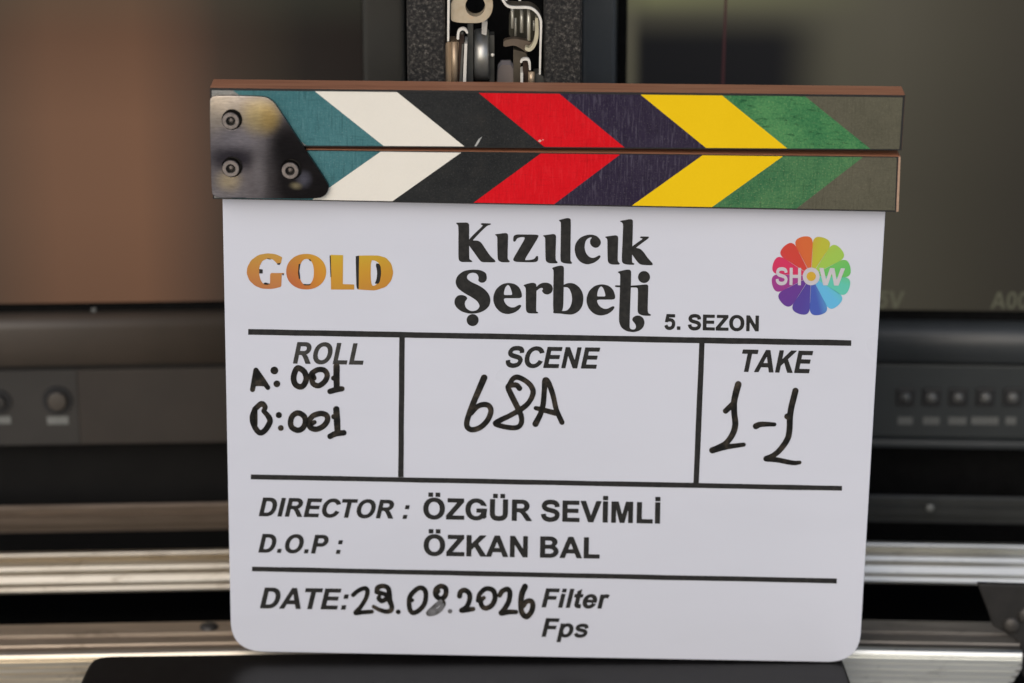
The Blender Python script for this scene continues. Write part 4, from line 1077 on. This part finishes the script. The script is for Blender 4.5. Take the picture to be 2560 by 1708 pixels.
# ------------------------------------------------------------------ foam blocks and the metal latch between the monitors
YL = 0.024
m_foam = Mat('granular_black_foam')
vor = m_foam.n('TexVoronoi', Scale=600.0); m_foam.l(m_foam.coords(), vor.inputs['Vector'])
fc = m_foam.ramp(m_foam.noise(620, 4, 0.7), [(0.36, (0.006, 0.006, 0.006, 1)), (0.50, (0.030, 0.027, 0.024, 1)), (0.60, (0.12, 0.108, 0.095, 1)), (0.70, (0.34, 0.31, 0.27, 1))])
m_foam.base(m_foam.mix(0.45, fc, m_foam.ramp(vor.outputs['Distance'], [(0.0, (0.11, 0.10, 0.088, 1)), (0.5, (0.008, 0.008, 0.008, 1))]))).set(rough=0.8)
m_foam.bump(m_foam.noise(800, 5, 0.8), 1.0, 0.0012)
def xl(px): return float(W0.at(px, 100, YL)[0])
def foam(x0, x1, label):
    bm = bmesh.new()
    nx, nz = 20, 90
    z0, z1 = -0.06, 0.40
    V = [[bm.verts.new((x0 + (x1 - x0) * i / nx, YL + (0.0015 if i in (0, nx) else 0), z0 + (z1 - z0) * j / nz)) for i in range(nx + 1)] for j in range(nz + 1)]
    for j in range(nz):
        for i in range(nx): bm.faces.new((V[j][i], V[j][i + 1], V[j + 1][i + 1], V[j + 1][i]))
    bl = [[bm.verts.new((x, YL + 0.03, z0 + (z1 - z0) * j / nz)) for j in range(nz + 1)] for x in (x0, x1)]
    for j in range(nz):
        bm.faces.new((V[j][0], V[j + 1][0], bl[0][j + 1], bl[0][j])); bm.faces.new((V[j][nx], bl[1][j], bl[1][j + 1], V[j + 1][nx]))
    tag(bm_obj('foam_block', bm, m_foam.m), label, 'foam block', 'foam blocks flanking the latch')
foam(xl(1017), xl(1113), 'speckled black foam block on the side of the brown picture monitor')
foam(xl(1360), xl(1455), 'speckled black foam block on the side of the olive picture monitor')

LF = Frame((0, 0, 0), 0)
m_zinc = Mat('yellowed_zinc_steel')
m_zinc.base(m_zinc.ramp(m_zinc.noise(130, 5, 0.6), [(0.3, (0.40, 0.31, 0.20, 1)), (0.55, (0.52, 0.44, 0.32, 1)), (0.75, (0.58, 0.40, 0.24, 1))])).set(metal=0.4, rough=0.45)
m_zinc.bump(m_zinc.noise(500, 4), 0.2, 0.0003)
m_pale = plain('pale_cut_steel_edge', (0.74, 0.71, 0.65, 1), 0.45, 0.2, 0.12, 200)
m_brass = Mat('brownish_brass'); m_brass.base(m_brass.ramp(m_brass.noise(1.0, 4, 0.6, (500, 60, 60)), [(0.3, (0.34, 0.23, 0.14, 1)), (0.7, (0.52, 0.41, 0.29, 1))])).set(metal=0.45, rough=0.38)
m_grey = plain('dark_grey_steel', (0.11, 0.11, 0.10, 1), 0.4, 0.4, 0.2, 150)
m_roll = plain('polished_roller_steel', (0.46, 0.455, 0.43, 1), 0.36, 0.75, 0.12, 150)
m_pink = plain('pinkish_plastic', (0.60, 0.50, 0.45, 1), 0.5, 0, 0.1, 100)
m_rust = plain('dark_brown_steel', (0.05, 0.03, 0.022, 1), 0.45, 0.5, 0.3, 200)
m_dark_br = plain('shaded_brown_steel', (0.10, 0.085, 0.065, 1), 0.55, 0.3, 0.2, 200)
latch = empty('metal_latch', LF, 'worn metal latch with ring bracket, hooks and coil spring between two foam blocks', 'latch')
ZH = zoom(1100, 0, 7.26)                        # third close look at the latch
def L(name, ink, mat, y, th, h=1.0):
    return sheet(name, ink, mat.m, latch, LF, y, h, th)
def PH(*P, holes=(), ch=1):
    kk = Ink()
    for p in P: kk.poly(chaikin(ZH(p), ch, 0.2) if ch else ZH(p))
    for p in holes: kk.poly(chaikin(ZH(p), ch, 0.2), True)
    return kk
def SH_(P, r): return Ink().stroke(ZH(P), np.array(r, float) / 7.26)
L('side_plate', PH([(135, -120), (182, -120), (172, 250), (165, 750), (130, 755), (132, 300)], ch=0), m_pale, YL - 0.001, 0.02)
L('ring_bracket', Ink().poly(chaikin(ZH([(198, -60), (198, 330), (205, 375), (290, 408), (480, 420), (700, 420), (800, 392), (890, 320), (945, 220), (962, 110), (950, 0), (930, -60)]), 2, 0.22)).poly(ellipse(*ZH([(640, 115)])[0], 180 / 7.26, 190 / 7.26), True), m_zinc, YL + 0.002, 0.006)
L('hook', SH_([(325, 700), (332, 600), (360, 550), (410, 530), (460, 545), (492, 595)], [22, 22, 22, 22, 22, 18]), m_pale, YL - 0.001, 0.002)
L('pivot_pin', PH([(372, 585), (430, 585), (440, 700), (430, 1100), (380, 1540), (300, 1540), (330, 1100), (350, 760)], ch=0), m_rust, YL + 0.003, 0.01)
L('pivot_pin', Ink().stroke(ZH([(400, 604)]), 24 / 7.26), m_grey, YL + 0.001, 0.004)
def cyl(name, cx0, cx1, y0, y1, mat, ydep, bulge=1.0, n=14, top_round=True):
    """upright half-round bar between two photo columns"""
    a, b = LF.at(*ZH([(cx0, y1)])[0], ydep), LF.at(*ZH([(cx1, y0)])[0], ydep)
    r = (b[0] - a[0]) / 2; cx = (a[0] + b[0]) / 2
    bm = bmesh.new()
    lo, hi = [], []
    for kk in range(n + 1):
        t = math.pi * kk / n
        lo.append(bm.verts.new((cx - r * math.cos(t), ydep + r * bulge * (1 - math.sin(t)), a[2])))
        hi.append(bm.verts.new((cx - r * math.cos(t), ydep + r * bulge * (1 - math.sin(t)), b[2])))
    for kk in range(n): bm.faces.new((lo[kk], lo[kk + 1], hi[kk + 1], hi[kk]))
    bm.faces.new(hi); bm.faces.new(lo[::-1])
    return bm_obj(name, bm, mat.m, latch, smooth=True)
L('hinge_barrel', PH([(105, 790), (135, 765), (340, 765), (345, 800), (320, 1100), (270, 1560), (45, 1560), (75, 1100)], ch=0), m_brass, YL + 0.004, 0.01)
cyl('barrel_roll', 205, 320, 770, 1580, m_brass, YL + 0.001, 1.0)
L('thin_strip', PH([(445, 790), (495, 795), (470, 1560), (412, 1560)], ch=0), m_pale, YL + 0.001, 0.012)
L('thin_strip', PH([(400, 800), (430, 800), (395, 1560), (345, 1560)], ch=0), m_grey, YL + 0.0015, 0.008)
L('guide_plate', PH([(500, 430), (600, 430), (600, 1560), (480, 1560)], ch=0), m_grey, YL + 0.012, 0.01)
L('guide_tab', PH([(760, 380), (862, 395), (848, 610), (835, 645), (755, 620)], ch=0), m_pale, YL + 0.014, 0.004)
# roller seen edge on
def roller(cx0, cx1, yc, rpx, mat, ydep):
    a, b = LF.at(*ZH([(cx0, yc)])[0], ydep), LF.at(*ZH([(cx1, yc)])[0], ydep)
    r = rpx / 7.26 / 5750; n = 40
    bm = bmesh.new()
    R0 = []
    for x, q in ((a[0], 0.5), (a[0], 0.93), (a[0] + 0.0008, 1.0), (b[0] - 0.0008, 1.0), (b[0], 0.93), (b[0], 0.5)):
        R0.append([bm.verts.new((x, ydep + r + r * q * math.cos(2 * math.pi * j / n), a[2] + r * q * math.sin(2 * math.pi * j / n))) for j in range(n)])
    for p_, q_ in zip(R0, R0[1:]):
        for j in range(n): bm.faces.new((p_[j], p_[(j + 1) % n], q_[(j + 1) % n], q_[j]))
    bm.faces.new(R0[0]); bm.faces.new(R0[-1])
    o = bm_obj('roller', bm, mat.m, latch)
    o.data.polygons.foreach_set('use_smooth', [len(p.vertices) == 4 for p in o.data.polygons])
roller(610, 890, 1110, 450, m_roll, YL + 0.012)
c = LF.at(*ZH([(955, 1000)])[0], YL + 0.014)
dome('axle_end', (c[0], c[1], c[2]), 0.0008, 0.0008, m_pale.m, latch)
L('axle_plate', PH([(895, 640), (985, 640), (985, 1560), (895, 1560)], ch=0), m_grey, YL + 0.02, 0.006)
# right-hand side
L('spring_plate', SH_([(1120, -40), (1150, 20), (1200, 90), (1270, 130), (1400, 140), (1600, 142), (1700, 180), (1780, 260), (1825, 360), (1833, 480), (1822, 900), (1812, 1340)], [20, 20, 21, 22, 22, 22, 22, 22, 21, 20, 18, 17]), m_pale, YL - 0.001, 0.0012)
L('spring_plate_body', SH_([(1120, -40), (1150, 20), (1200, 90), (1270, 130), (1400, 140), (1600, 142), (1700, 180), (1780, 260), (1825, 360), (1833, 480), (1822, 900), (1812, 1340)], [19, 19, 20, 21, 21, 21, 21, 21, 20, 19, 17, 16]), m_dark_br, YL + 0.0003, 0.009)
L('spring_tooth', PH([(1178, -20), (1222, -20), (1222, 18), (1178, 18)], [(1425, -20), (1470, -20), (1470, 18), (1425, 18)], ch=0), m_pale, YL + 0.002, 0.002)
L('spring_arm', SH_([(1755, 350), (1758, 500), (1755, 640), (1730, 760), (1680, 860), (1620, 905), (1570, 890)], [28, 32, 34, 34, 34, 32, 30]), plain('cream_spring_wire', (0.56, 0.52, 0.38, 1), 0.4, 0.4, 0.1, 200), YL + 0.002, 0.004)
m_coil = plain('spring_wire', (0.62, 0.60, 0.52, 1), 0.35, 0.4, 0.1, 200)
for x0, x1, y0, y1, d in ((1285, 1345, 150, 520, 0.012), (1350, 1395, 330, 660, 0.016), (1450, 1520, 180, 600, 0.010), (1578, 1645, 150, 740, 0.005), (1685, 1725, 380, 560, 0.008)):
    cyl('spring_coil', x0, x1, y0, y1, m_coil, YL + d)
L('spring_seat', PH([(1150, 740), (1340, 700), (1560, 740), (1700, 780), (1680, 900), (1560, 960), (1500, 900), (1350, 820), (1150, 860)]), plain('dull_brown_steel', (0.13, 0.10, 0.075, 1), 0.5, 0.4, 0.2, 200), YL + 0.010, 0.004)
L('spring_housing', PH([(1255, 150), (1790, 160), (1800, 700), (1700, 790), (1250, 740)]), plain('olive_grey_steel', (0.055, 0.052, 0.038, 1), 0.45, 0.4, 0.3, 200), YL + 0.022, 0.004)
L('hook', SH_([(1472, 1125), (1490, 1095), (1540, 1078), (1600, 1090), (1622, 1140), (1632, 1260)], [20, 20, 21, 22, 22, 18]), m_pale, YL - 0.001, 0.002)
L('pivot_pin', PH([(1500, 1130), (1590, 1130), (1620, 1290), (1620, 1580), (1510, 1580)], ch=0), m_rust, YL + 0.003, 0.01)
L('thin_strip', PH([(1460, 1320), (1508, 1320), (1508, 1580), (1460, 1580)], ch=0), m_pale, YL + 0.001, 0.01)
cyl('hinge_barrel', 1600, 1720, 1315, 1590, m_brass, YL + 0.001)
L('hinge_leaf', PH([(1700, 1340), (1800, 1330), (1880, 1390), (1885, 1590), (1700, 1590)], ch=0), m_grey, YL + 0.004, 0.008)
L('latch_frame', PH([(1330, 900), (1560, 960), (1600, 1060), (1500, 1080), (1460, 1200), (1460, 1590), (1330, 1590)], ch=0), plain('brown_grey_steel', (0.09, 0.075, 0.055, 1), 0.5, 0.5, 0.2, 200), YL + 0.010, 0.006)
L('end_stop', PH([(1060, 1180), (1330, 1180), (1330, 1590), (1030, 1590)]), m_pink, YL + 0.045, 0.008)
# dark channel the latch works in
box('latch_channel', xl(1114), xl(1359), YL + 0.055, YL + 0.06, -0.05, 0.40, m_deep.m, latch)

# ------------------------------------------------------------------ unseen ground far below, added for reflections and fill from beneath
m_gnd = Mat('concrete_ground')
m_gnd.base(m_gnd.ramp(m_gnd.noise(0.6, 6), [(0.3, (0.36, 0.35, 0.33, 1)), (0.7, (0.44, 0.43, 0.405, 1))])).set(rough=0.9)
gv = 400
tag(mesh('ground', [(-gv, -gv, -0.95), (gv, -gv, -0.95), (gv, gv, -0.95), (-gv, gv, -0.95)], [(0, 1, 2, 3)], m_gnd.m), kind='structure')
